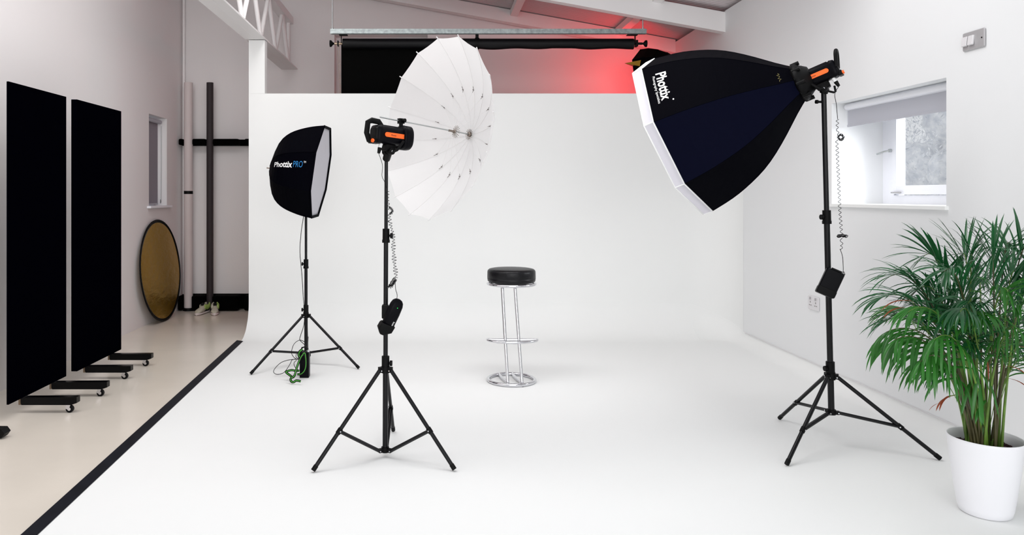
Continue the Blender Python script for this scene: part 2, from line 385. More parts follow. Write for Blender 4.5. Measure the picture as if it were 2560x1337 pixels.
# ------------------------------------------------------------------ wheeled black flats
def flat(y0, y1, X, label, feet, th=.04):
    t = thing('wheeled_flat', (X, (y0+y1)/2, 0), label, 'studio flat', 'black studio flats on wheels')
    MB().box((X-th/2, (y0+y1)/2, 1.04), (th, y1-y0, 1.88), 'flat_black').build('panel', t)
    for fy, xa, xb in feet:
        b = MB(); zt, zb = .098, .05
        pr = [(X-.035, zt-.002), (xb, zt), (xb, zb+.012), (xb-.035, zb), (X-.02, zb)]
        vs_ = [(x, fy-.022, z) for x, z in pr]+[(x, fy+.022, z) for x, z in pr]; n = 5
        b.add(vs_, [tuple(range(n)), tuple(range(2*n-1, n-1, -1))]+[(i, i+n, (i+1) % n+n, (i+1) % n) for i in range(n)], 'wood_black')
        b.box((X-.031, fy, .073), (.012, .045, .043), 'cut_wood')
        ft = b.build('foot', t)
        for cx in (xb-.055,):
            MB().cyl((cx+.004, fy-.009, .0225), (cx+.004, fy+.009, .0225), .0225, m='rubber', n=20).cyl((cx+.004, fy-.0125, .0225), (cx+.004, fy+.0125, .0225), .010, m='chrome').box((cx-.004, fy-.012, .036), (.022, .002, .03), 'chrome', R=Matrix.Rotation(.4, 3, 'Y')).box((cx-.004, fy+.012, .036), (.022, .002, .03), 'chrome', R=Matrix.Rotation(.4, 3, 'Y')).box((cx-.008, fy, .0485), (.04, .032, .003), 'chrome').build('caster', ft)
flat(4.28, 4.955, -2.462, 'tall black flat nearest the camera, at the left picture edge', ((4.47, 0, at(196, 990, 4.47).x), (4.83, 0, at(271, 950, 4.83).x)), .012)
flat(5.09, 5.815, -2.455, 'slightly smaller looking black flat farther back, beside the left window', ((5.28, 0, at(330, 910, 5.28).x), (5.68, 0, at(381, 880, 5.68).x)))
# dark tip of another foot at the picture edge
p = at(0, 1068, 3.98)
b = MB(); pr = [(-.16, .0), (-.16, .055), (.012, .052), (.030, .028), (.012, .004)]
vs_ = [(p.x+x, 4.0-.03, z+.003) for x, z in pr]+[(p.x+x, 4.0+.03, z+.003) for x, z in pr]
b.add(vs_, [tuple(range(5)), (9, 8, 7, 6, 5)]+[(i, i+5, (i+1) % 5+5, (i+1) % 5) for i in range(5)], 'rubber')
b.build('flat_foot_tip', label='small black pointed foot tip of another flat on the floor cut by the left picture edge', cat='weight')

# ------------------------------------------------------------------ gold reflector
c = V((-2.832, 7.70, .532)); t = thing('round_reflector', (-2.80, 7.70, 0), 'round gold reflector leaning against the left wall on the floor', 'reflector')
nrm = V((1, -.02, .085)).normalized(); R = .525
a, u, v_ = frame(nrm)
b = MB(); N = 64; rings = []
for r, h in ((.0001, .006), (.13, .006), (.26, .005), (.39, .004), (.5, .001)):
    rings.append([c+a*(h+.0035*math.sin(5*th*2*PI/N+r*20)*r)+r*(math.cos(2*PI*th/N)*u+math.sin(2*PI*th/N)*v_) for th in range(N)])
b.loft(rings, 'gold_cloth', caps=False); b.build('gold_fabric', t)
MB().tube([c+R*(math.cos(2*PI*k/N)*u+math.sin(2*PI*k/N)*v_) for k in range(N)], .0075, 'rubber', closed=True).loft([[c-a*.004+r*(math.cos(2*PI*k/N)*u+math.sin(2*PI*k/N)*v_) for k in range(N)] for r in (.5, .519)], 'rubber', caps=False).build('rim', t)

# ------------------------------------------------------------------ backdrop tubes and racks
tx, dx = -2.78, -2.534
t = thing('backdrop_tube', (tx, 8.40, 0), 'tall white cardboard tube standing in the rack in the far left corner', 'tube')
MB().cyl((tx, 8.40, .03), (tx, 8.40, 2.60), .049, m='tube_white', n=28).build('tube', t)
MB().cyl((tx, 8.40, 1.33), (tx, 8.40, 1.365), .0505, m='rubber', n=28).build('tape_band', t)
MB().cyl((tx, 8.40, .002), (tx, 8.40, .035), .06, m='rubber', n=28).build('foot_cap', t)
MB().cyl((dx, 8.40, .002), (dx, 8.40, 2.60), .038, m='tube_dark', n=28).build('backdrop_tube', label='tall dark brown tube standing right of the white tube', cat='tube')
for nm, z0, z1, yb, lab in (('tube_rack', 1.887, 1.958, 8.36, 'black notched foam tube rack on the back wall at head height'), ('tube_rack', .01, .175, 8.335, 'black foam tube rack along the floor behind the shoes')):
    t = thing(nm, (-2.2, 8.5, z0), lab, 'rack', 'black tube racks on the back wall')
    MB().box((-2.02, 8.515, (z0+z1)/2), (1.72, .06, z1-z0), 'foam_black').build('backing', t)
    edges = [XL+.02, tx-.055, tx+.055, dx-.043, dx+.043, -2.20, -2.13, -1.96, -1.89, -1.72, -1.65, -1.16]
    for i in range(0, len(edges), 2):
        xa, xb = edges[i], edges[i+1]
        MB().box(((xa+xb)/2+(.04 if i == 0 and 0 else 0), (yb+8.485)/2, (z0+z1)/2), (xb-xa, 8.485-yb, (z1-z0)*.98), 'foam_black', R=Matrix.Identity(3), bev=.015).build('foam_block', t)
MB().cyl((XL+.03, YB-.04, 0), (XL+.03, YB-.04, 3.9), .014, m='white_steel').build('wall_pipe', label='thin white pipe running up the far left corner', cat='pipe')
# shoes
def shoe(px, py, rot, label):
    Y = F*H/(py-PY); base = V(((px-PX)*Y/F, 8.17, 0))
    M = Matrix.Translation(base) @ Matrix.Rotation(rot, 4, 'Z') @ Matrix.Scale(.95, 4)
    t = thing('sneaker', base, label, 'shoe', 'pair of trainers on the floor')
    def sec(y, w, h0, h1, n=14, top=1.0):
        return [(w*math.cos(a)*(1 if math.sin(a) < 0 else top), y, (h0+h1)/2+(h1-h0)/2*math.sin(a)) for a in [2*PI*k/n for k in range(n)]]
    b = MB(M); b.loft([sec(y, w, 0.002, .03) for y, w in ((-.14, .012), (-.13, .032), (-.09, .046), (-.03, .042), (.05, .034), (.11, .034), (.135, .02))], 'tube_white'); b.build('sole', t)
    b = MB(M); b.loft([sec(y, w, .022, h, top=tp) for y, w, h, tp in ((-.135, .012, .035, 1), (-.125, .030, .052, 1), (-.09, .044, .066, 1), (-.05, .042, .078, .95), (-.01, .038, .098, .8), (.02, .035, .108, .8))], 'shoe_grey'); b.build('toe_upper', t)
    b = MB(M)
    for s_ in (-1, 1):
        b.tube([(s_*.030, .0, .085), (s_*.036, .05, .075), (s_*.036, .09, .085), (s_*.02, .125, .105)], [.012, .014, .013, .010], 'shoe_grey' if s_ < 0 else 'shoe_green', flat=2.2)
    b.loft([sec(y, w, .022, h, top=.95) for y, w, h in ((.0, .033, .06), (.05, .033, .06), (.10, .033, .07), (.128, .02, .09))], 'rubber'); b.build('heel_upper', t)
    MB(M).box((0, .0, .113), (.036, .045, .006), 'rubber', R=Matrix.Rotation(.5, 3, 'X')).build('tongue', t)
shoe(509, 783, -.22, 'left grey trainer standing on the floor below the dark tube')
shoe(547, 779, .25, 'right grey and green trainer beside the other shoe')

# ------------------------------------------------------------------ backdrop rail and rolls
RY = 7.05
xa, xb = at(826, 79, RY).x, at(1615, 79, RY).x; rz = at(826, 79, RY).z
rail = thing('strut_rail', (.3, RY, rz), 'galvanised steel strut rail hung on rods beneath the roof beam', 'rail')
b = MB()
b.box(((xa+xb)/2, RY-.02, rz), (xb-xa, .003, .046), 'galvanised'); b.box(((xa+xb)/2, RY+.02, rz), (xb-xa, .003, .046), 'galvanised')
b.box(((xa+xb)/2, RY, rz+.0215), (xb-xa, .04, .003), 'galvanised')
for s_ in (-1, 1): b.box(((xa+xb)/2, RY+s_*.0155, rz-.0215), (xb-xa, .009, .003), 'galvanised')
b.box(((xa+xb)/2, RY-.0225, rz+.008), (xb-xa, .002, .006), 'galvanised')
b.build('channel', rail)
for X in (at(831, 0, RY).x, at(1607, 0, RY).x):
    zt = roofz(X)-.233 if True else 0
    MB().cyl((X, RY-.0, rz+.02), (X, RY-.0, zt), .006, m='steel', n=8).cyl((X, RY, rz+.023), (X, RY, rz+.035), .012, m='steel', n=6).build('hanger_rod', rail)
    MB().box((X, RY-.002, zt+.003), (.05, .05, .006), 'steel').build('hanger_plate', rail)
RL = 7.12; zc = at(0, 109, RL).z
def knob(b, x, s_, m1):
    b.cyl((x, RL, zc), (x+s_*.075, RL, zc), .012, m=m1); b.lathe((x+s_*.075, RL, zc), (s_, 0, 0), [(0, .008), (.015, .012), (.03, .032), (.045, .034), (.05, .001)], 'knob_black', n=16)
L0, L1, L2 = at(857, 0, RL).x, at(1190, 0, RL).x, at(1583, 0, RL).x
t = thing('backdrop_roll', (0, RL, zc), 'black backdrop roll under the rail with its cloth hanging down on the left', 'backdrop')
MB().cyl((L0, RL, zc), (L1-.01, RL, zc), .049, m='roll_black', n=32).build('roll', t)
b = MB(); b.box(((at(853, 0, RL+.04).x+.28)/2, RL+.046, 1.6), (.28-at(853, 0, RL+.04).x, .004, 2.36), 'backdrop_black'); b.build('hanging_cloth', t)
b = MB(); knob(b, L0-.005, -1, 'brass_shaft'); b.box((L0-.045, RL, zc), (.012, .05, .05), 'knob_black'); b.build('end_clamp', t)
b = MB(); b.box((L0-.012, RL-.02, (zc+rz)/2), (.006, .03, rz-zc), 'knob_black'); b.box((L0+.01, RL-.03, rz-.026), (.08, .05, .006), 'knob_black'); b.build('bracket', t)
b = MB(); c0 = at(842, 112, RL-.03); c1 = at(853, 240, RL-.03)
for off in (0, .022):
    for i in range(60):
        f = i/59; q = c0.lerp(c1, f)+V((off*(1-f)+.004*math.sin(f*4), 0, -f*.2)); b.sph(q, .0038, 'brass_shaft', n=6)
b.build('bead_chain', t)
t = thing('backdrop_roll', (1.2, RL, zc), 'second black backdrop roll, fully rolled up, right half of the rail', 'backdrop')
b = MB(); pts = []; n = 40; rings = []
for i in range(n+1):
    X = L1+.03+(L2-L1-.03)*i/n; sag = .006*math.sin(i*.5)+.004*math.sin(i*.23)
    rings.append([(X, RL+.047*math.cos(2*PI*k/24), zc+.001+.047*math.sin(2*PI*k/24)-(max(0, sag+.004) if math.sin(2*PI*k/24) < -.5 else 0)) for k in range(24)])
b.loft(rings, 'roll_black'); b.build('roll', t)
MB().cyl((L1-.01, RL, zc), (L1+.03, RL, zc), .056, m='knob_black', n=28).box((L1+.01, RL, zc+.06), (.03, .02, .07), 'knob_black').build('collar', t)
b = MB(); knob(b, L2+.01, 1, 'knob_black'); b.box((L2+.03, RL, zc), (.02, .06, .06), 'knob_black'); b.build('end_clamp', t)
b = MB(); b.box((L2+.012, RL-.02, (zc+rz)/2), (.006, .03, rz-zc), 'knob_black'); b.box((L2-.02, RL-.03, rz-.026), (.10, .05, .006), 'knob_black'); b.build('bracket', t)

# ------------------------------------------------------------------ octagonal boxes
class Shell:
    """a faceted fabric shell: ring of n ribs from the rim back to the speed ring"""
    def __init__(s, C, a, ph, R, n, prof, back=None, sgn=1):
        s.C = V(C); s.a = V(a).normalized(); s.n = n; s.R = R; s.prof = prof; s.ph = ph; s.sgn = sgn
        s.u = s.a.cross(V((0, 0, 1))).normalized(); s.v = s.u.cross(s.a)
        s.back = back if back else -s.a*prof[-1][0]     # vector from rim centre to the rear
        s.D = prof[-1][0]
    def rad(s, d):
        P = s.prof
        for i in range(len(P)-1):
            if d <= P[i+1][0] or i == len(P)-2:
                t = (d-P[i][0])/(P[i+1][0]-P[i][0]); return P[i][1]+(P[i+1][1]-P[i][1])*t
    def rib(s, k, d, extra=0):
        th = s.ph+s.sgn*k*2*PI/s.n; r = s.rad(d)*s.R+extra
        return s.C+s.back*(d/s.D)+r*(math.cos(th)*s.u+math.sin(th)*s.v)
    def surf(s, k, d, out=0):
        k0 = math.floor(k); f = k-k0; p = s.rib(k0, d).lerp(s.rib(k0+1, d), f); c = s.C+s.back*(d/s.D)
        return p+(s.rib(k0+.5, d)-c).normalized()*out
def smooth_prof(P, m):
    out = []
    for i in range(m+1):
        d = P[-1][0]*i/m; out.append((d, Shell.rad(type('o', (), {'prof': P})(), d)))
    rr = [r for _, r in out]
    for _ in range(2): rr = [rr[0]]+[(rr[i-1]+2*rr[i]+rr[i+1])/4 for i in range(1, len(rr)-1)]+[rr[-1]]
    return [(d, r) for (d, _), r in zip(out, rr)]
def shell_part(sh, name, parent, mats, ks=None, nd=None):
    b = MB(); P = sh.prof
    for k in range(sh.n):
        mm = mats[k % len(mats)]; rows = []
        for d, _ in P:
            row = []
            for f in (0, .25, .5, .75, 1):
                p = sh.surf(k+f-(1e-9 if f == 1 else 0), d); c = sh.C+sh.back*(d/sh.D)
                sagk = -.035*math.sin(PI*f)*math.sin(PI*min(1, d/sh.D))*sh.R*.0
                row.append(p+(p-c)*sagk)
            rows.append(row)
        b.loft(rows, mm, caps=False, closed=False, smooth=False)
        # seam piping along the rib
        b.tube([sh.rib(k, d, .001) for d, _ in P], .0022, mats[0], n=6)
    return b.build(name, parent)
def shell_text(sh, body, kmap, m, name, parent, bold=0, out=.002, label=None):
    vs_, fs, asp = text_mesh(body, bold); b = MB()
    b.add([sh.surf(*kmap(x, y), out) for x, y in vs_], fs, m)
    return b.build(name, parent, label=label)

# --- right: large deep octagonal softbox
aR = V((-.7616, .5393, -.3593)).normalized(); CR = V((1.4322, 4.2087, 1.6747)); DR = .6648
prof = smooth_prof([(s_*DR, r) for s_, r in ((0, 1), (.22, .935), (.42, .82), (.55, .72), (.68, .57), (.80, .42), (.9, .27), (1, .17))], 16)
shR = Shell(CR, aR, 4.659, -.478, 8, prof)
shR.rad_ = shR.rad
t = thing('octagonal_softbox', CR-aR*.3, 'large black octagonal softbox with white lip on the tall right stand', 'softbox')
shell_part(shR, 'shell', t, ['soft_black', 'soft_black', 'soft_navy', 'soft_black', 'soft_black', 'soft_black', 'soft_navy', 'soft_top'])
b = MB(); R8 = lambda off, k, e_=0: CR+aR*off+(-.478+e_)*(math.cos(4.659+k*PI/4)*shR.u+math.sin(4.659+k*PI/4)*shR.v)
b.loft([[R8(0, k) for k in range(8)], [R8(.0514, k) for k in range(8)]], 'diffuser', caps=False, smooth=False)
b.tube([R8(.0514, k) for k in range(8)], .004, 'print_white', closed=True, n=6)
b.tube([R8(.0, k) for k in range(8)], .004, 'print_white', closed=True, n=6)
for k in range(8): b.cyl(R8(0, k), R8(.0514, k), .0035, m='print_white', n=6)
b.build('white_lip', t, label='white translucent fabric lip around the front')
MB().add([R8(.02, k, .004) for k in range(8)], [tuple(range(8))], 'diffuser').build('front_diffuser', t)
R1 = (V(R8(0, 1))-V(R8(0, 2))).length
def mapR(x, y, x0, x1, d0, d1): return (1+x0+(x1-x0)*x, d0+(d1-d0)*y)
shell_text(shR, 'Phottix', lambda x, y: mapR(x, y, .17, .70, .064, .118), 'print_white', 'logo', t, .025)
shell_text(shR, 'Photography Specialists', lambda x, y: mapR(x, y, .21, .73, .042, .059), 'print_white', 'small_print', t, .0)
b = MB()
for k in range(12):
    c_ = shR.surf(1.735, .122, .002); q = c_+shR.a*.0045*math.cos(2*PI*k/12)+shR.v*.0045*math.sin(2*PI*k/12)
    b.add([c_, q, c_+shR.a*.0045*math.cos(2*PI*(k+1)/12)+shR.v*.0045*math.sin(2*PI*(k+1)/12)], [(0, 1, 2)], 'print_white')
b.build('trade_mark', t)
b = MB(); b.tube([shR.surf(1.42+.06*i, .585+.007*math.sin(i*2.3), .0015) for i in range(9)], .0012, 'print_gold', n=5); b.build('rear_mark', t, label='small abstract mark in place of blurred gold print')  # loose squiggle standing for the small gold print
sr = CR-aR*DR
b = MB(); b.lathe(sr+aR*.03, -aR, [(0, .075), (.0, .098), (.02, .105), (.035, .098), (.045, .085), (.075, .062), (.082, .03)], 'knob_black', n=28, caps=True)
for k in range(8):
    th = k*PI/4+.2; p_ = sr+.097*(math.cos(th)*shR.u+math.sin(th)*shR.v); b.cyl(p_-aR*.02, p_+aR*.022, .0105, m='knob_black', n=10)
b.build('speed_ring', t)
b = MB()
for k in range(8):
    p0, p1 = shR.rib(k, DR), sr+.100*(math.cos(4.659+k*PI/4)*shR.u+math.sin(4.659+k*PI/4)*shR.v)*(-1); b.tube([shR.rib(k, DR*.96), p0, p0.lerp(sr-aR*.02, .25)], .008, 'knob_black')
b.build('rod_sockets', t)

# --- left: smaller dome softbox
aL = V((.9894, -.0166, -.1443)).normalized(); CL = V((-.8587, 5.7037, 1.4963)); DL = .395
# in the fit: azimuth 3.1248, elevation -2.9967, phase 7.4377, direction -1
uL = aL.cross(V((0, 0, 1))).normalized()
prof = smooth_prof([(s_*DL, r) for s_, r in ((0, 1), (.2, .97), (.4, .91), (.6, .83), (.74, .73), (.85, .60), (.93, .43), (1, .12))], 14)
shL = Shell(CL, aL, 7.4377, .3799, 8, prof, back=V((-DL, .02, .03)), sgn=-1)
t = thing('octagonal_softbox', (-.98, 5.71, 1.15), 'smaller black dome softbox facing right on the leftmost stand', 'softbox')
shell_part(shL, 'shell', t, ['soft_black', 'soft_black', 'soft_black', 'soft_black', 'soft_black', 'soft_black', 'soft_navy', 'soft_top'])
Lr = lambda off, k, s_=1: CL+aL*off+.3799*s_*(math.cos(7.4377-k*PI/4)*shL.u+math.sin(7.4377-k*PI/4)*shL.v)
b = MB(); b.tube([Lr(0, k) for k in range(8)], .006, 'soft_black', closed=True, n=6)
b.loft([[Lr(.002, k, 1.0) for k in range(8)], [Lr(.002, k, .95) for k in range(8)]], 'soft_black', caps=False, smooth=False); b.build('front_rim', t)
MB().add([Lr(-.008, k, .99) for k in range(8)]+[CL-aL*.02], [(k, (k+1) % 8, 8) for k in range(8)], 'diffuser', smooth=True).build('front_diffuser', t)
ml = lambda x, y, x0, x1, t0, t1: (1+t1+(t0-t1)*y+.05*x*0, x0+(x1-x0)*x)
shell_text(shL, 'Phottix', lambda x, y: ml(x, y, .318, .165, .24, .43), 'print_white', 'logo', t, .025)
shell_text(shL, 'PRO', lambda x, y: ml(x, y, .157, .085, .24, .41), 'print_blue', 'logo', t, -.004, label='thin blue lettering')
shell_text(shL, 'TM', lambda x, y: ml(x, y, .080, .062, .24, .29), 'print_white', 'trade_mark', t, .0)
b = MB(); b.cyl((-1.21, 5.722, 1.52), (-1.285, 5.722, 1.53), .005, m='rib_metal', n=8); b.lathe((-1.235, 5.722, 1.522), (-1, 0, .05), [(0, .05), (.012, .045), (.02, .012)], 'soft_black', caps=True)
b.build('rear_shaft', t)

# --- small octabox behind the cove, from behind
c = at(1650, 172, 7.62); aB = V((-.55, .80, -.22)).normalized()
sB = Shell(c+aB*.14, aB, .3, .27, 8, [(0, 1), (.1, .9), (.2, .70), (.28, .40), (.32, .16)])
t = thing('octagonal_softbox', (c.x, c.y, c.z-.3), 'small black octagonal softbox peeking over the cove top behind the large softbox', 'softbox')
shell_part(sB, 'shell', t, ['backdrop_black', 'soft_black'])
B8 = lambda k: sB.C+.27*(math.cos(.3+k*PI/4)*sB.u+math.sin(.3+k*PI/4)*sB.v)
MB().add([B8(k) for k in range(8)], [tuple(range(8))], 'soft_black').build('front_cover', t)
q0, q1, q2 = at(1562, 158, 7.55), at(1603, 150, 7.55), at(1603, 166, 7.55)
MB().add([q0, q1, q2, q0+V((0, .01, 0)), q1+V((0, .12, 0)), q2+V((0, .12, 0))], [(0, 2, 1), (3, 4, 5), (0, 1, 4, 3), (1, 2, 5, 4), (2, 0, 3, 5)], 'gold_foil').build('barn_door', t, label='gold flap')
c2 = V((c.x+.02, c.y+.03, 0))
ts = thing('light_stand', c2, 'black stand hidden behind the cove under the small octagonal softbox', 'light stand')
MB().cyl((c2.x, c2.y, .02), (c2.x, c2.y, c.z), .014, m='stand_black').build('pole', ts)
for k in range(3):
    an = 2*PI*k/3+.5; MB().cyl((c2.x+.03*math.cos(an), c2.y+.03*math.sin(an), .45), (c2.x+.38*math.cos(an), c2.y+.38*math.sin(an), .012), .011, m='stand_black').build('leg', ts)

# ------------------------------------------------------------------ light stands
def ground(px, py): Y = F*(H-.004)/(py-PY); return V(((px-PX)*Y/F, Y, .004))
def stand(base, feet, hub, collar, top, joints, label, dia=(.0135, .0115, .0095), fr_=.62, nuts='chrome'):
    base = V(base); top = V(top); t = thing('light_stand', base, label, 'light stand', None)
    hb = base+V((0, 0, hub)); P = lambda z: base+(top-base)*((z-base.z)/(top.z-base.z)); cz = P(collar); hb = P(hub)
    zs = [hub]+[j for j in joints]+[top.z]
    for i in range(len(zs)-1):
        MB().cyl(P(zs[i]), P(zs[i+1]), dia[min(i, len(dia)-1)], m='stand_black', n=20).build('pole_section', t)
    for i, j in enumerate(joints):
        side = 1 if i % 2 == 0 else -1
        b = MB(); d_ = dia[min(i, len(dia)-1)]
        b.cyl(P(j-.035), P(j+.035), d_+.006, m='knob_black', n=16); b.cyl(P(j-.035), P(j-.02), d_+.008, m='knob_black', n=16)
        cl = b.build('collar', t); q = P(j-.0); s_ = -1 if label.startswith(('tall', 'left')) else 1
        MB().cyl(q, q+V((s_*.03, -.004, 0)), .006, m='knob_black').cyl(q+V((s_*.022, -.004, 0)), q+V((s_*.034, -.005, 0)), .014, m='knob_black', n=10).build('knob', cl)
    b = MB(); b.cyl(cz-V((0, 0, .018)), cz+V((0, 0, .014)), dia[0]+.008, m='knob_black', n=20)
    for f in feet:
        d = (V(f)-base); d.z = 0; d.normalize(); b.box(cz+d*.026, (.022, .022, .026), 'knob_black', R=Matrix.Rotation(math.atan2(d.y, d.x), 3, 'Z'))
    b.build('leg_collar', t)
    b = MB(); b.cyl(hb-V((0, 0, .012)), hb+V((0, 0, .014)), dia[0]+.006, m='knob_black', n=20)
    for f in feet:
        d = (V(f)-base); d.z = 0; d.normalize(); b.box(hb+d*.024, (.026, .020, .018), 'knob_black', R=Matrix.Rotation(math.atan2(d.y, d.x), 3, 'Z'))
    b.build('hub', t)
    for f in feet:
        f = V(f); d = (f-base); d.z = 0; d.normalize(); p0 = cz+d*.034-V((0, 0, .004)); p1 = f+V((0, 0, .011))
        b = MB(); b.tube([p0, p0.lerp(p1, .5), p1], .0098, 'stand_black', n=12)
        lg = b.build('leg', t)
        MB().cyl(p0.lerp(p1, .955), p1+(p1-p0).normalized()*.002, .0115, m='rubber', n=12).build('rubber_foot', lg)
        m_ = p0.lerp(p1, fr_); side = d.cross(V((0, 0, 1)))
        MB().cyl(m_-(p1-p0).normalized()*.014, m_+(p1-p0).normalized()*.014, .0125, m='knob_black', n=12).build('brace_clip', lg)
        b = MB()
        q1 = hb+d*.034
        for s_ in (-1, 1): b.tube([m_+side*s_*.009, q1+side*s_*.009], .0042, 'stand_black', n=8, flat=1)
        b.tube([m_, q1], .0055, 'stand_black', n=8, flat=1.6); b.build('brace', t)
        for q in (m_, q1, cz+d*.030-V((0, 0, .004))): MB().cyl(q-side*.0145, q+side*.0145, .0035, m=nuts, n=8).build('rivet', t)
    return t, P
# centre stand
bC = V((-.2355, 3.70, 0)); R_ = .39
fC = [ground(783, 1181), ground(1136, 1178), V((-.2355+.02, 4.09, .004))]
tC, PC = stand(bC, fC, .040, .445, (-.2295, 3.70, 1.53), [.475, 1.115], 'centre black light stand carrying the strobe and the white umbrella', (.0135, .0115, .009))
# right stand
bR = V((2.095, 3.853, 0)); fR = [ground(1949, 1049), ground(1967, 1165), ground(2350, 1151)]
tR, PR = stand(bR, fR, .185, .375, (2.022, 3.80, 1.875), [.415, 1.205], 'tall black light stand at right carrying the large softbox', (.0155, .0145, .0125))
# left stand
bL = V((-.9775, 5.71, 0)); fL = [ground(627, 937), ground(897, 923), V((-1.045, 6.17, .004))]
tL, PL = stand(bL, fL, .100, .385, (-.9775, 5.71, 1.50), [.43, .785], 'leftmost black light stand carrying the dome softbox', (.0135, .0125, .010))

# ------------------------------------------------------------------ strobes
def strobe(c, a, up, label, side, base_top, boxed=False):
    """local frame: x forward, y to the strobe's left, z up; side = +1/-1 towards the camera"""
    a = V(a).normalized(); left = V(up).cross(a).normalized(); z = a.cross(left)
    M = Matrix(((a.x, left.x, z.x, c[0]), (a.y, left.y, z.y, c[1]), (a.z, left.z, z.z, c[2]), (0, 0, 0, 1)))
    t = thing('studio_strobe', c, label, 'studio flash')
    def sec(x, w, h, e_=.35, n=32):
        r = []
        for k in range(n):
            an = 2*PI*k/n; ca, sa = math.cos(an), math.sin(an)
            r.append((x, w*math.copysign(abs(ca)**e_, ca), h*math.copysign(abs(sa)**e_, sa)))
        return r
    MB(M).loft([sec(x, w, h, .5) for x, w, h in ((-.098, .036, .036), (-.094, .043, .044), (-.075, .046, .048), (-.072, .043, .045), (.06, .043, .045), (.064, .043, .045))], 'plastic_black').build('body', t)
    if not boxed: MB(M).loft([sec(x, w, h, .72) for x, w, h in ((.050, .044, .046), (.052, .056, .058), (.062, .060, .062), (.066, .056, .058), (.068, .058, .061), (.098, .058, .061), (.104, .052, .055), (.105, .004, .004))], 'plastic_black').build('front_cap', t)
    b = MB(M)
    for s_ in (-1, 1):
        pts = [(-.055, .0445, .012), (.052, .0445, .012), (.052, .0445, -.012), (-.055, .0445, -.012)]
        vs_ = [(.050, s_*.0455, .0115), (.050, s_*.0455, -.0115)]+[(-.050+.0115*math.cos(an), s_*.0455, .0115*math.sin(an)) for an in [-PI/2-PI*k/8 for k in range(9)]]
        vs2 = [(x, s_*.040, z_) for x, y, z_ in vs_]; n = len(vs_)
        b.add(vs_+vs2, [tuple(range(n))]+[(i, (i+1) % n, (i+1) % n+n, i+n) for i in range(n)], 'orange')
    b.build('orange_label', t)
    tv, tf, asp = text_mesh('Phottix', .01); b = MB(M); xs = side
    b.add([((-.026+.030*x) if side < 0 else (-.0+ .030*(1-x)), side*.0462, -.0045+.008*y) for x, y in tv], tf, 'print_dark'); b.build('logo', t)
    b = MB(M)
    if boxed: b.tube(smooth_path([(-.098, -.034, .0), (-.108, -.035, .030), (-.118, -.033, .062), (-.124, -.018, .080), (-.125, 0, .084), (-.124, .018, .080), (-.118, .033, .062), (-.108, .035, .03), (-.098, .034, .0)], 3), .0095, 'knob_black', n=10)
    else: b.tube([(-.060, .0, .044), (-.075, 0, .062), (-.115, 0, .064), (-.137, 0, .052), (-.140, 0, .0), (-.125, 0, -.034), (-.100, 0, -.036), (-.088, 0, -.030)], .0078, 'knob_black', n=10, flat=1.9)
    b.build('handle', t)
    b = MB(M); b.loft([sec(x, w, h, .4) for x, w, h in ((-.104, .030, .030), (-.098, .036, .036), (-.09, .036, .036))], 'knob_black'); b.box((-.102, 0, -.034), (.02, .06, .026), 'knob_black', bev=.004); b.build('rear_panel', t)
    MB(M).cyl((-.108, side*.020, -.036), (-.120, side*.020, -.036), .0095, m='orange', n=14).build('test_button', t)
    b = MB(M); b.box((-.02, 0, .046), (.09, .03, .006), 'plastic_black'); b.build('top_rail', t)
    # tilt bracket down to the stand head
    b = MB(M)
    b.tube([(.045, side*.050, -.022), (.012, side*.046, -.07), (-.008, side*.03, -.082)], .0075, 'knob_black', n=8)
    b.tube([(.045, -side*.050, -.022), (.012, -side*.046, -.07), (-.008, -side*.03, -.082)], .0075, 'knob_black', n=8)
    b.box((-.008, 0, -.060), (.062, .045, .036), 'knob_black', bev=.008)
    b.cyl((-.008, -.035, -.078), (-.008, .035, -.078), .017, m='knob_black', n=18)
    b.cyl((-.008, side*.033, -.078), (-.008, side*.037, -.078), .005, m='chrome', n=10)
    br = b.build('tilt_bracket', t)
    bt = V(base_top); top = M @ V((-.008, 0, -.078))
    MB().cyl(bt-V((0, 0, .03)), top, .019, .021, m='knob_black', n=18).build('spigot_socket', br)
    b = MB(M); b.cyl((-.062, side*.012, -.045), (-.068, side*.012, -.068), .0095, m='print_white', n=12); b.cyl((-.067, side*.012, -.066), (-.072, side*.012, -.094), .0105, .007, m='knob_black', n=12); b.build('cable_plug', t)
    return t, M
aU = V((.8131, .5725, -.1056)).normalized()
cS = V((-.205, 3.665, 1.612)); a1 = V((.80, .58, -.075))
tS, MS = strobe(cS, a1, (0, 0, 1), 'black studio strobe with orange label aimed into the white umbrella', -1, PC(1.53))
b = MB(); bC_ = V((.0107, 3.8219, 1.6695))-aU*.205
b.box(bC_, (.030, .022, .026), 'knob_black', R=Matrix.Rotation(math.atan2(aU.y, aU.x), 3, 'Z')).cyl(bC_-V((0, 0, .035)), bC_, .010, m='knob_black').cyl(bC_+V((.012, -.008, .002)), bC_+V((.022, -.016, .002)), .010, m='knob_black'); b.build('umbrella_clamp', tS)
s2 = sr-aR*.070
cR2 = V((s2.x+.003, s2.y, s2.z-.004))
tS2, MR = strobe(cR2, aR, (0, 0, 1), 'black studio strobe with orange label plugged into the large softbox', 1, PR(1.875), True)
hy = PR(1.85).y-.01; MB().tube([PR(1.868), at(2062, 226, hy), at(2085, 231, hy), at(2089, 229, hy), at(2086, 214, hy)], .0055, 'knob_black').build('pan_handle', tS2)
MB().cyl(PR(1.80)+V((-.045, -.004, 0)), PR(1.80), .006, m='knob_black').cyl(PR(1.80)+V((-.045, -.004, 0)), PR(1.80)+V((-.034, -.004, 0)), .010, m='knob_black').build('lock_knob', tR)

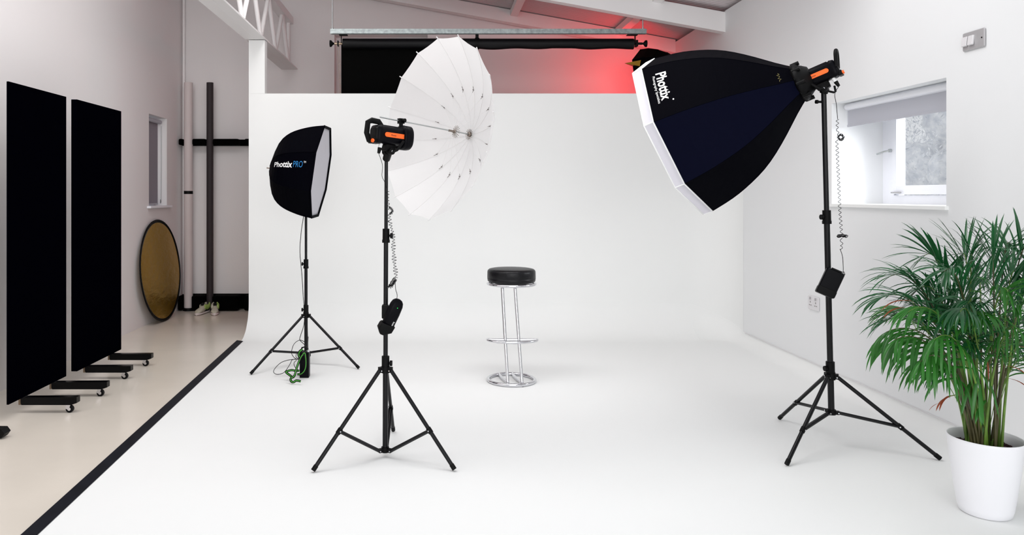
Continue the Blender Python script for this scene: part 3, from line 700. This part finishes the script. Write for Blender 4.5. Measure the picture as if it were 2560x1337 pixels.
# ------------------------------------------------------------------ white umbrella
CU = V((.0107, 3.8219, 1.6695)); RU, DU, PH = -.4793, .2455, 4.3938
uU = aU.cross(V((0, 0, 1))).normalized(); vU = uU.cross(aU)
def upt(k, q, out=0):       # rib angle index, radius fraction
    th = PH+k*2*PI/16; r = RU*q; return CU+aU*(DU*(1-q*q)+out)+r*(math.cos(th)*uU+math.sin(th)*vU)
def usurf(k, q):
    k0 = math.floor(k); f = k-k0; return upt(k0, q).lerp(upt(k0+1, q), f)
t = thing('photo_umbrella', CU, 'large white translucent umbrella with sixteen ribs mounted on the centre strobe', 'umbrella')
b = MB(); Q = [.02]+[i/14 for i in range(1, 15)]
for k in range(16):
    rows = []
    for q in Q:
        row = []
        for f in (0, .25, .5, .75, 1):
            p = upt(k, q).lerp(upt(k+1, q), f); ax = CU+aU*(DU*(1-q*q)); sag = .009*math.sin(PI*f)*q
            row.append(p+(ax-p)*sag*(.6+.4*q))
        rows.append(row)
    b.loft(rows, 'umbrella_white', caps=False, closed=False, smooth=True)
b.build('canopy', t)
for k in range(16):
    b = MB(); b.tube([upt(k, q, -.004) for q in Q], .0011, 'rib_white', n=6)
    tip = upt(k, 1, -.003); d_ = (tip-upt(k, .93)).normalized(); b.tube([tip-d_*.006, tip+d_*.010], .0030, 'rib_white', n=6)
    rb = b.build('rib', t)
    j = upt(k, .49, -.006); run = CU+aU*.135; th = PH+k*2*PI/16; rad = -(math.cos(th)*uU+math.sin(th)*vU)
    MB().tube([run+rad*.010, run+rad*.04, j], [.0009, .0006, .0006], 'rib_white', n=6).build('stretcher', rb)
    b = MB(); b.tube([j, j+(upt(k, .53, -.008)-j)*.9], .0013, 'joint_grey', n=5); b.tube([j, j-(j-(run))*.06], .0013, 'joint_grey', n=5); b.tube([j+aU*.002, j-aU*.006], .0026, 'joint_grey', n=6)
    b.build('joint', rb)
MB().tube([CU+aU*(DU+.012), CU-aU*.329], .0036, 'steel', n=10).build('shaft', t)
for off, ln, hr, nm in ((.135, .034, .010, 'runner'), (DU-.012, .030, .013, 'rib_hub')):
    b = MB()
    c_ = CU+aU*off; b.lathe(c_-aU*.006, aU, [(0, .004), (0, hr), (.012, hr), (.012, .004)], 'rib_metal', n=20)
    for k in range(16):
        th = PH+k*2*PI/16; rad = -(math.cos(th)*uU+math.sin(th)*vU); b.tube([c_+rad*hr*.8, c_+rad*ln+aU*(.008 if off < .2 else -.004)], .0014, 'rib_metal', n=5)
    if off < .2: b.cyl(CU+aU*.128, CU+aU*.095, .006, m='rib_metal')
    b.build(nm, t)
# ------------------------------------------------------------------ battery packs
c = at(979, 790, 3.66)
M = Matrix.Translation(c) @ Matrix.Rotation(.42, 4, 'Y') @ Matrix.Rotation(.25, 4, 'Z')
t = thing('battery_pack', c-V((0, 0, .09)), 'black rounded battery pack clamped to the centre stand with a green light', 'battery pack')
def rr(z, w, d, r, dx=0): return [(dx+sx*(w-r)+r*math.cos(a), sy*(d-r)+r*math.sin(a), z) for sx, sy, a0 in ((1, 1, 0), (-1, 1, 90), (-1, -1, 180), (1, -1, 270)) for a in [math.radians(a0+q*22.5) for q in range(5)]]
b = MB(M); b.loft([rr(z, w, d, min(w, d)*.7) for z, w, d in ((.092, .006, .006), (.088, .018, .014), (.078, .027, .020), (.06, .032, .024), (.02, .033, .026), (-.045, .031, .026), (-.048, .028, .024))], 'plastic_black'); b.build('housing', t)
b = MB(M); b.loft([rr(z, w, d, .008, dx) for z, w, d, dx in ((-.042, .034, .030, 0), (-.05, .036, .031, -.003), (-.075, .036, .03, -.006), (-.10, .010, .022, -.012))], 'knob_black'); b.build('base_cap', t)
MB(M).sph((.004, -.026, .052), .0022, 'green_led', n=8).build('status_light', t)
tv, tf, _ = text_mesh('Phottix', .01); MB(M).add([(.012+.008*y, -.0275, -.018+.0*y-.022*x+.0) for x, y in tv], tf, 'print_white').build('logo', t)
MB().box(PC(.735)+V((-.002, -.004, 0)), (.034, .04, .07), 'knob_black', bev=.008).build('clamp', t)
c = at(2075, 707, 3.79)
M = Matrix.Translation(c) @ Matrix.Rotation(.44, 4, 'Y') @ Matrix.Rotation(-.35, 4, 'Z')
t = thing('battery_pack', c-V((0, 0, .09)), 'black square battery pack hanging tilted on the right stand', 'battery pack')
MB(M).box((0, 0, 0), (.088, .045, .138), 'plastic_black', bev=.010).build('housing', t)
MB(M).box((0, 0, -.05), (.091, .049, .04), 'knob_black', bev=.008).build('base_cap', t)
MB(M).tube([(.02, -.012, .066), (.034, -.02, .078), (.044, -.012, .066)], .002, 'rubber').box((-.0, -.02, .071), (.05, .006, .008), 'knob_black').build('strap', t)
MB().box(PR(.86)+V((.0, .004, 0)), (.045, .045, .06), 'knob_black', bev=.008).build('clamp', t)

# ------------------------------------------------------------------ cables
def coil(path, rc, turns, jitter=0, seed=0, n=14):
    random.seed(seed); path = [V(p) for p in path]; L = [0]
    for i in range(1, len(path)): L.append(L[-1]+(path[i]-path[i-1]).length)
    out = []; N = int(turns*n)
    for i in range(N+1):
        s_ = L[-1]*i/N; j = max(k for k in range(len(L)) if L[k] <= s_+1e-9); j = min(j, len(path)-2); f = (s_-L[j])/(L[j+1]-L[j]+1e-9)
        p = path[j].lerp(path[j+1], f); a, u, v_ = frame(path[j+1]-path[j]); an = 2*PI*i/n
        r = rc*(1+jitter*math.sin(i*.11+seed))
        out.append(p+r*(math.cos(an)*u+.8*math.sin(an)*v_)+V((0, 0, jitter*.002*math.sin(i*.37))))
    return out
CY = 3.64
plug = MS @ V((-.072, -.012, -.094))
b = MB(); b.tube(smooth_path([plug, at(956, 412, CY), at(955, 440, CY), at(962, 455, CY), at(966, 470, CY)], 5), .0014, 'rubber', n=6)
b.tube(coil(smooth_path([at(969, 478, CY), at(970, 510, CY), at(974, 524, CY)], 4), .0065, 6, .2, 1), .0013, 'rubber', n=5)
b.tube(coil(smooth_path([at(972, 518, CY), at(979, 522, CY), at(980, 532, CY), at(973, 534, CY)], 4), .007, 9, .1, 2), .0014, 'rubber', n=5)
b.tube(coil(smooth_path([at(973, 534, CY), at(976, 560, CY), at(983, 590, CY), at(984, 630, CY), at(988, 670, CY), at(991, 695, CY)], 4), .0085, 22, .35, 3), .0013, 'rubber', n=5)
b.tube(coil(smooth_path([at(989, 696, CY), at(982, 706, CY), at(976, 716, CY), at(972, 714, CY)], 4), .013, 14, .1, 4), .0014, 'rubber', n=5)
b.tube(smooth_path([at(988, 704, CY), at(989, 722, CY), at(993, 738, CY), at(991, 752, 3.66)], 5), .0014, 'rubber', n=6)
b.build('coiled_cable', label='black curly cable running from the centre strobe down to its battery pack', cat='cable')
CY = 3.70
plug = MR @ V((-.072, .012, -.094)); CY = plug.y-.002
b = MB(); b.tube(smooth_path([plug, at(2087, 235, CY), at(2091, 262, CY), at(2094, 298, CY)], 5), .0014, 'rubber', n=6)
b.tube(coil(smooth_path([at(2094, 298, CY), at(2093, 320, CY), at(2097, 340, CY)], 4), .0055, 4, .1, 1), .0013, 'rubber', n=6)
rg = at(2102, 343, CY); b.tube(coil([rg+.013*V((math.cos(2*PI*k/16), .15*math.sin(k), math.sin(2*PI*k/16))) for k in range(17)], .0055, 15, .1, 2), .0016, 'rubber', n=5)
b.tube(coil(smooth_path([at(2092, 350, CY), at(2094, 400, CY), at(2097, 460, CY), at(2100, 530, CY), at(2104, 585, CY)], 4), .0062, 22, .1, 3), .0013, 'rubber', n=6)
b.tube(coil(smooth_path([at(2093, 592, CY), at(2104, 589, CY), at(2117, 591, CY), at(2106, 588, CY), at(2094, 590, CY)], 4), .0075, 20, .2, 4), .0014, 'rubber', n=5)
b.tube(coil(smooth_path([at(2103, 595, CY), at(2104, 612, CY), at(2102, 624, CY)], 4), .006, 2, .1, 5), .0013, 'rubber', n=6)
b.tube(smooth_path([at(2100, 622, CY), at(2106, 640, CY), at(2108, 665, CY), at(2108, 684, 3.78)], 5), .0014, 'rubber', n=6)
b.build('coiled_cable', label='long black curly cable hanging beside the right stand in front of the window', cat='cable')
CY = 5.66
b = MB(); b.tube(smooth_path([at(760, 535, CY), at(753, 580, CY), at(750, 630, CY), at(755, 690, CY), at(758, 740, CY), at(761, 775, CY), at(760, 810, CY), at(751, 840, CY-.05), at(750, 850, CY-.1), at(762, 862, CY-.15),
                          at(772, 875, 5.42), at(776, 888, 5.40), at(770, 896, 5.40)], 5), .0026, 'rubber', n=6)
y = 5.34; g_ = lambda px, py: at(px, py, y)
b.tube(smooth_path([g_(766, 857), g_(750, 850), g_(735, 860), g_(729, 880), g_(734, 892), g_(744, 898), g_(752, 896)], 5), .0022, 'rubber', n=6)
lo = [at(748, 898, 5.32), at(725, 899, 5.30), at(703, 906, 5.28), at(688, 920, 5.30), at(684, 930, 5.32), at(692, 935.5, 5.36), at(706, 933, 5.36), at(716, 924, 5.34), at(726, 908, 5.3), at(731, 899, 5.28), at(746, 897, 5.28)]
b.tube(smooth_path(lo, 5), .0022, 'rubber', n=6)
b.tube(smooth_path([g_(742, 900), g_(735, 907), g_(738, 918), g_(748, 926), g_(750, 918)], 5), .0022, 'rubber', n=6)
b.tube(smooth_path([g_(741, 884), g_(740, 892), g_(746, 896)], 5), .0022, 'rubber', n=6)
b.build('power_cable', label='thin black cable looping down the leftmost stand to the floor', cat='cable')
# strap: a flat webbing band with green stripe
def webbing(pts, w, wdir):
    pts = smooth_path(pts, 5); wd = V(wdir).normalized()
    for nm, ww, off, mt in (('band', w, 0, 'rubber'), ('stripe', w*.24, .0004, 'green_stripe')):
        b = MB(); rows = []
        for i, p in enumerate(pts):
            tan = (pts[min(i+1, len(pts)-1)]-pts[max(i-1, 0)]).normalized(); n_ = tan.cross(V((0, -1, .25)).normalized())
            n_ = (n_ if n_.length > .05 else V((0, 0, 1))).normalized(); o_ = V((0, -1, .3)).normalized()
            t_ = .0012+off
            rows.append([p+n_*ww/2+o_*t_, p-n_*ww/2+o_*t_, p-n_*ww/2-o_*t_, p+n_*ww/2-o_*t_])
        b.loft(rows, mt, smooth=False); yield b, nm
box_c = V(((761-PX)*5.30/F, 5.32, .0965))
strap = thing('lead_strap', (box_c.x-.06, 5.22, .004), 'black webbing strap with green stripe trailing from the leftmost stand onto the floor', 'strap')
s1 = [at(748, 900, 5.25), at(756, 886, 5.24), at(762, 882, 5.24), at(764, 892, 5.235), at(765, 905, 5.235), at(764, 918, 5.235), at(760, 928, 5.235), at(752, 935, 5.24), at(743, 935, 5.26)]
s0 = [at(761, 884, 5.245), at(754, 890, 5.23), at(747, 905, 5.22), at(741, 922, 5.19), at(737, 937, 5.16), at(732, 943, 5.165), at(725, 938, 5.19), at(715, 930, 5.21), at(720, 927, 5.21), at(730, 925, 5.22), at(740, 927, 5.22), at(748, 926, 5.22)]
s3 = [at(736, 940, 5.15), at(727, 946, 5.13), at(728, 953, 5.11), at(734, 955, 5.10), at(741, 951, 5.10), at(752, 953, 5.09)]
s4 = [at(750, 895, 5.26), at(747, 886, 5.26), at(750, 878, 5.26), at(757, 873, 5.27)]
for i, s_ in enumerate((s0, s1, s3, s4)):
    ob = None
    for bb, nm in webbing(s_, .016 if i != 3 else .02, (0, 0, 1)):
        if nm == 'band': ob = bb.build('webbing', strap)
        else: bb.build('green_stripe', ob)
t = thing('power_box', (box_c.x, box_c.y, .004), 'upright black power box at the foot of the leftmost stand', 'power box')
MB().box(box_c, (.066, .06, .183), 'plastic_black', bev=.004).build('housing', t)
MB().cyl(box_c+V((.024, -.01, .092)), box_c+V((.024, -.01, .106)), .012, m='chrome').tube([box_c+V((-.03, 0, .09)), box_c+V((-.02, 0, .12)), box_c+V((.0, .0, .125)), box_c+V((.02, 0, .10))], .006, 'rubber').build('connector', t)

# ------------------------------------------------------------------ bar stool
Y = 5.2; sx_ = (1278.5-PX)*Y/F; s = V((sx_, Y, .004))
t = thing('bar_stool', s, 'round black bar stool with chrome frame standing alone on the white cove', 'bar stool')
k_ = Y/F
hs = H-(671-PY)*k_      # top of the seat
rS = 60*k_
b = MB(); zb = H-(703-PY)*k_-.004; b.lathe((s.x, s.y, zb), (0, 0, 1), [(0, .01), (0, rS-.012), (.008, rS-.002), (.02, rS), (.03, rS+.001), (.031, rS-.001), (.034, rS+.001), (hs-zb-.022, rS+.0), (hs-zb-.012, rS-.003), (hs-zb-.004, rS-.012), (hs-zb, rS-.03), (hs-zb+.003, .05), (hs-zb+.003, .0005)], 'leather', n=56); b.build('seat', t)
zr = zb-.012
b = MB(); b.tube([(s.x+(rS-.004)*math.cos(a), s.y+(rS-.004)*math.sin(a), zr) for a in [2*PI*k/56 for k in range(56)]], .0105, 'chrome', closed=True, n=12)
for s_ in (-1, 1): b.cyl((s.x-rS*.9, s.y+s_*.03, zr+.004), (s.x+rS*.9, s.y+s_*.03, zr+.004), .006, m='chrome')
b.cyl((s.x, s.y, zr+.004), (s.x, s.y, zb+.002), rS*.75, m='rubber', n=32); b.build('seat_ring', t)
def xz(px, py, Y_): return at(px, py, Y_)
rB = 58*k_
b = MB(); b.tube([(s.x+rB*math.cos(a), s.y+rB*math.sin(a), .017) for a in [2*PI*k/64 for k in range(64)]], .0125, 'chrome', closed=True, n=14); b.build('base_ring', t)
for (x0, x1, xm) in ((1256, 1267, 1), (1288, 1302, 1)):
    pt = at(x0, 712, Y-.02); pb = at(x1, 952, Y-.045); pf = V((pb.x-.015, s.y-.06, .022)); pr_ = V((pb.x-.012, s.y+rB-.01, .024))
    yb = s.y-rB*.55
    pts = [V((pt.x, s.y-.0, zr-.0)), V((pt.x+.001, s.y-.004, zr-.03)), V((pb.x-.002, s.y-.098, .07)), V((pb.x, s.y-.108, .035)), V((pb.x-.001, s.y-.10, .022)), V((pb.x-.006, s.y-.07, .019)), V((pb.x-.03, s.y+.06, .019)), V((pb.x-.036, s.y+math.sqrt(max(0, rB**2-(pb.x-.036-s.x)**2)), .018))]
    MB().tube(smooth_path(pts, 6), .0115, 'chrome', n=14).build('leg', t)
    MB().cyl((pb.x, s.y-.108, .004), (pb.x, s.y-.108, .02), .009, m='rubber').build('foot_pad', t)
zf = H-(849-PY)*(Y-.06)/F
b = MB(); pts = []; RF = rB*1.06
arc = [(s.x+RF*math.cos(a), s.y-.055-.62*RF*math.sin(a)+.0, zf) for a in [PI*k/30 for k in range(31)]]
b.tube(arc, .0095, 'chrome', n=12)
b.tube([(s.x-RF, s.y-.055, zf), (s.x-RF*.5, s.y-.058, zf), (s.x, s.y-.060, zf), (s.x+RF*.5, s.y-.058, zf), (s.x+RF, s.y-.055, zf)], .0085, 'chrome', n=12); b.build('footrest', t)
for k in range(3):
    a = 2*PI*k/3+.9; MB().cyl((s.x+rB*math.cos(a), s.y+rB*math.sin(a), .004), (s.x+rB*math.cos(a), s.y+rB*math.sin(a), .010), .007, m='rubber').build('foot_pad', t)

# ------------------------------------------------------------------ potted palm
PP = V(((2463-PX)*3.05/F, 3.05, .004)); t = thing('potted_palm', PP, 'leafy green areca palm in a white pot at the right edge of the cove', 'potted plant')
PHt = .315
b = MB(); b.lathe(PP, (0, 0, 1), [(0, .05), (0, .083), (.006, .092), (.03, .098), (.10, .108), (.18, .119), (.26, .128), (.30, .132), (.313, .1335), (PHt, .132), (.313, .129), (.30, .127), (.25, .123)], 'pot_white', n=64); b.build('pot', t)
b = MB(); b.lathe(PP+V((0, 0, .255)), (0, 0, 1), [(0, .124), (.006, .09), (.012, .04), (.012, .001)], 'bark', n=32)
random.seed(4)
for i in range(240):
    a = random.random()*2*PI; r = .12*math.sqrt(random.random()); b.box(PP+V((r*math.cos(a), r*math.sin(a), .262+random.random()*.012)), (.016*random.uniform(.5, 1.2), .010, .006), 'bark', R=Matrix.Rotation(random.random()*6, 3, 'Z') @ Matrix.Rotation(random.uniform(-.6, .6), 3, 'X'))
b.build('bark_mulch', t)['kind'] = 'stuff'
soil = PP+V((0, 0, .262))
def leaflet(b, p, d, L, w, m, droop, seed):
    """a narrow folded blade from p along d"""
    d = d.normalized(); n = 7; pts = []; q = V(p); dd = V(d); droop = droop*1.35+.12
    for i in range(n+1):
        pts.append(q.copy()); dd = (dd+V((0, 0, -droop*(.4+i/n)*.28))).normalized(); q = q+dd*L/n
    vs_ = []; fs = []
    for i, q in enumerate(pts):
        tt = (pts[min(i+1, n)]-pts[max(i-1, 0)]).normalized(); _, s_, u_ = frame(tt); s_ = (s_*math.cos(seed)+u_*math.sin(seed)); u2 = tt.cross(s_)
        f = i/n; ww = w*.72*(math.sin(PI*min(1, f*.92+.08))**.65)*(1 if f < .97 else .1)
        q.x = min(q.x, XR-.012)
        vs_ += [q+s_*ww*.5+u2*ww*.16, q, q-s_*ww*.5+u2*ww*.16]
    for v_ in vs_: v_.x = min(v_.x, XR-.008)
    for i in range(n):
        fs += [(3*i, 3*i+1, 3*i+4, 3*i+3), (3*i+1, 3*i+2, 3*i+5, 3*i+4)]
    b.add(vs_, fs, m, True)
nfr = [0]
def frond(base, tip, rise, L, w, np_, m, ms='stalk', start=.42, droop=.5, ang=.85, hang=0):
    base = V(base); tip = V(tip); rn = random.random
    nfr[0] += 1
    mid = base+V(((tip.x-base.x)*.10, (tip.y-base.y)*.10, rise*.62)); m2 = base.lerp(tip, .52); m2.z = max(tip.z, base.z+rise)+.06+.04*rn()
    N = 30; P = bez(base, mid, m2, tip, N); b = MB()
    for p in P: p.x = min(p.x, XR-.03)
    b.tube(P, [.0048*(1-i/N)+.0011 for i in range(N+1)], ms, n=6)
    for k in range(np_):
        f = start+(1-start)*(k+.4)/np_; i = min(N-1, int(f*N)); p = P[i].lerp(P[i+1], f*N-i); tan = (P[i+1]-P[i]).normalized()
        _, s_, u_ = frame(tan)
        g = (k+.5)/np_; ll = L*(.55+.6*math.sin(PI*min(1, .18+g*.72)))*(.9+.2*rn())*(1 if g < .93 else .75); an = ang*(1-.55*g)
        for sd in (-1, 1):
            d = tan*math.cos(an)+(s_*sd*.92+u_*(.22-.75*hang)).normalized()*math.sin(an)
            leaflet(b, p, d+V((rn()-.5, rn()-.5, rn()-.5))*.16, ll, w*(.8+.4*rn()), m, droop*(.7+.7*rn()), sd*.25+rn()*.5-.25+(.6 if hang else 0))
    leaflet(b, P[-1], P[-1]-P[-2], L*.6, w*.8, m, droop, 0)
    b.build('frond', t)
def T(px, py, dy): return at(px, py, PP.y+dy)
random.seed(21)
def B(a=None):
    a = random.random()*6.28 if a is None else a; r = .02+.035*random.random(); return soil+V((r*math.cos(a)*1.2, r*math.sin(a), -.005))
G, D = 'leaf', 'leaf_dark'
FR = [  # tip pixel, depth offset, rise, leaflet length, leaf width, pairs, material, start, droop, angle, hang
 (2225, 690, .05, .55, .17, .013, 15, D, .50, .35, .55, 0), (2200, 745, -.05, .50, .18, .013, 16, D, .48, .35, .55, 0),
 (2215, 800, .10, .48, .17, .012, 15, D, .48, .4, .6, 0), (2235, 850, -.22, .42, .17, .018, 14, G, .42, .9, .8, 1),
 (2215, 830, -.12, .46, .19, .016, 15, G, .45, .9, .75, 1), (2300, 905, -.28, .38, .15, .018, 12, G, .45, 1.0, .8, 1),
 (2335, 850, -.30, .42, .16, .018, 12, G, .45, 1.0, .8, 1), (2310, 640, .10, .62, .18, .014, 15, D, .50, .2, .5, 0),
 (2360, 680, -.18, .56, .18, .015, 14, D, .50, .35, .6, 0), (2405, 640, .12, .64, .18, .015, 13, D, .55, .15, .45, 0),
 (2430, 640, .0, .66, .16, .012, 9, D, .55, .5, .6, 0), (2480, 640, -.05, .64, .17, .015, 13, D, .55, .2, .5, 0),
 (2525, 610, .12, .66, .20, .017, 13, D, .50, .25, .75, 0), (2590, 600, .05, .64, .20, .015, 14, D, .50, .25, .6, 0),
 (2600, 680, -.10, .56, .18, .015, 14, D, .48, .35, .6, 0), (2590, 760, -.18, .50, .18, .018, 13, G, .46, .7, .7, .6),
 (2620, 830, .0, .46, .17, .016, 13, G, .45, .7, .7, .6), (2550, 830, -.30, .44, .15, .019, 11, G, .48, .9, .7, 1),
 (2460, 790, -.26, .50, .14, .017, 11, G, .55, .7, .6, .5), (2400, 780, -.30, .46, .15, .016, 12, D, .5, .6, .6, .4),
 (2520, 730, -.22, .54, .16, .016, 12, G, .5, .5, .6, .3), (2290, 760, .22, .50, .16, .012, 14, D, .5, .4, .6, 0),
 (2350, 740, .28, .54, .16, .012, 14, D, .5, .3, .6, 0), (2450, 700, .28, .58, .17, .013, 13, D, .5, .3, .6, 0),
 (2560, 720, .25, .54, .17, .014, 13, D, .5, .4, .6, 0), (2430, 860, -.10, .42, .13, .014, 10, D, .55, .6, .6, .4),
 (2500, 870, -.12, .42, .13, .016, 10, G, .5, .6, .6, .4), (2380, 900, .10, .36, .13, .012, 10, D, .5, .6, .6, .4),
 (2580, 900, .05, .36, .13, .012, 10, G, .5, .7, .6, .5), (2340, 930, .02, .33, .12, .011, 9, D, .5, .6, .55, .4),
 (2300, 720, .0, .54, .18, .012, 15, D, .45, .4, .6, 0), (2270, 780, -.2, .5, .17, .012, 14, G, .45, .6, .65, .3), (2370, 790, -.12, .5, .17, .013, 14, D, .42, .5, .6, .2), (2420, 760, -.2, .54, .17, .014, 13, D, .42, .5, .6, .2), (2490, 800, .1, .48, .16, .013, 13, D, .4, .5, .6, .2), (2560, 800, .15, .46, .16, .013, 13, D, .4, .5, .6, .2), (2455, 830, .15, .44, .16, .013, 12, D, .4, .5, .7, .2), (2520, 860, .2, .42, .15, .013, 12, D, .4, .5, .7, .2), (2330, 800, .15, .46, .17, .012, 13, D, .4, .5, .6, .2), (2230, 780, .15, .46, .17, .011, 14, G, .45, .6, .6, .2),
 (2395, 720, .0, .58, .18, .014, 14, D, .5, .25, .5, 0), (2540, 680, .0, .60, .18, .014, 14, D, .5, .25, .5, 0)]
for (px, py, dy, rise, L, w, n, m_, st, dr, an, hg) in FR:
    tp = T(px, py, dy); ad = math.atan2(tp.y-PP.y, tp.x-PP.x)
    if hg == 1: n = int(n*.8); L *= 1.2; w *= .85
    rise = min(rise, max(.2, tp.z-soil.z)+.08)
    frond(B(ad+random.uniform(-.7, .7)), tp, rise, L, w, n, m_, random.choice(('stalk', 'stalk', 'stalk_dark')), st, dr, an, hg)
# short broad young leaves low in the clump, and dry ones
b = MB()
for (x0, y0, x1, y1, L, w, dy) in ((2430, 950, 2400, 1040, .13, .022, -.05), (2450, 960, 2455, 1050, .17, .030, -.08), (2445, 940, 2430, 1040, .15, .022, -.09), (2470, 940, 2485, 1010, .14, .026, -.08), (2465, 1000, 2440, 1060, .10, .018, -.07)):
    p0 = T(x0, y0, dy); p1 = T(x1, y1, dy-.03); b.tube([soil+V((0, 0, 0)), soil.lerp(p0, .6), p0], .002, 'stalk', n=5); leaflet(b, p0, p1-p0+V((0, 0, .06)), L*1.2, w, 'leaf', .6, .5)
b.build('young_leaves', t)
b = MB()
p0 = T(2425, 990, -.03); st_ = smooth_path([soil, T(2450, 1040, -.03), p0, T(2400, 986, -.03), T(2372, 990, -.03)], 5); b.tube(st_, .0016, 'stalk', n=5)
leaflet(b, T(2385, 988, -.03), V((-1, 0, .15)), .10, .013, 'leaf_brown', 1.3, .3); leaflet(b, T(2372, 992, -.03), V((-1, 0, -.15)), .085, .014, 'leaf_brown', .9, .1); leaflet(b, T(2345, 1008, -.03), V((-1, 0, -.3)), .05, .004, 'leaf_brown', .4, .1)
b.build('dry_leaf', t, label='rust brown dry leaf low on the left')
b = MB()
for x0, y0, dx_, dz_, L in ((2505, 915, 1, .15, .12), (2520, 945, 1, -.1, .13), (2540, 865, 1, .1, .09), (2468, 900, .1, -1, .09), (2280, 752, -1, .25, .14), (2260, 768, -1, .05, .1)):
    leaflet(b, T(x0, y0, -.09), V((dx_, 0, dz_)), L, .011, 'leaf_brown', .5, .3)
    b.tube([soil.lerp(T(x0, y0, -.09), .3), T(x0, y0, -.09)], .0014, 'stalk', n=5)
b.build('dry_leaf', t, label='several thin brown dry leaflets among the green')
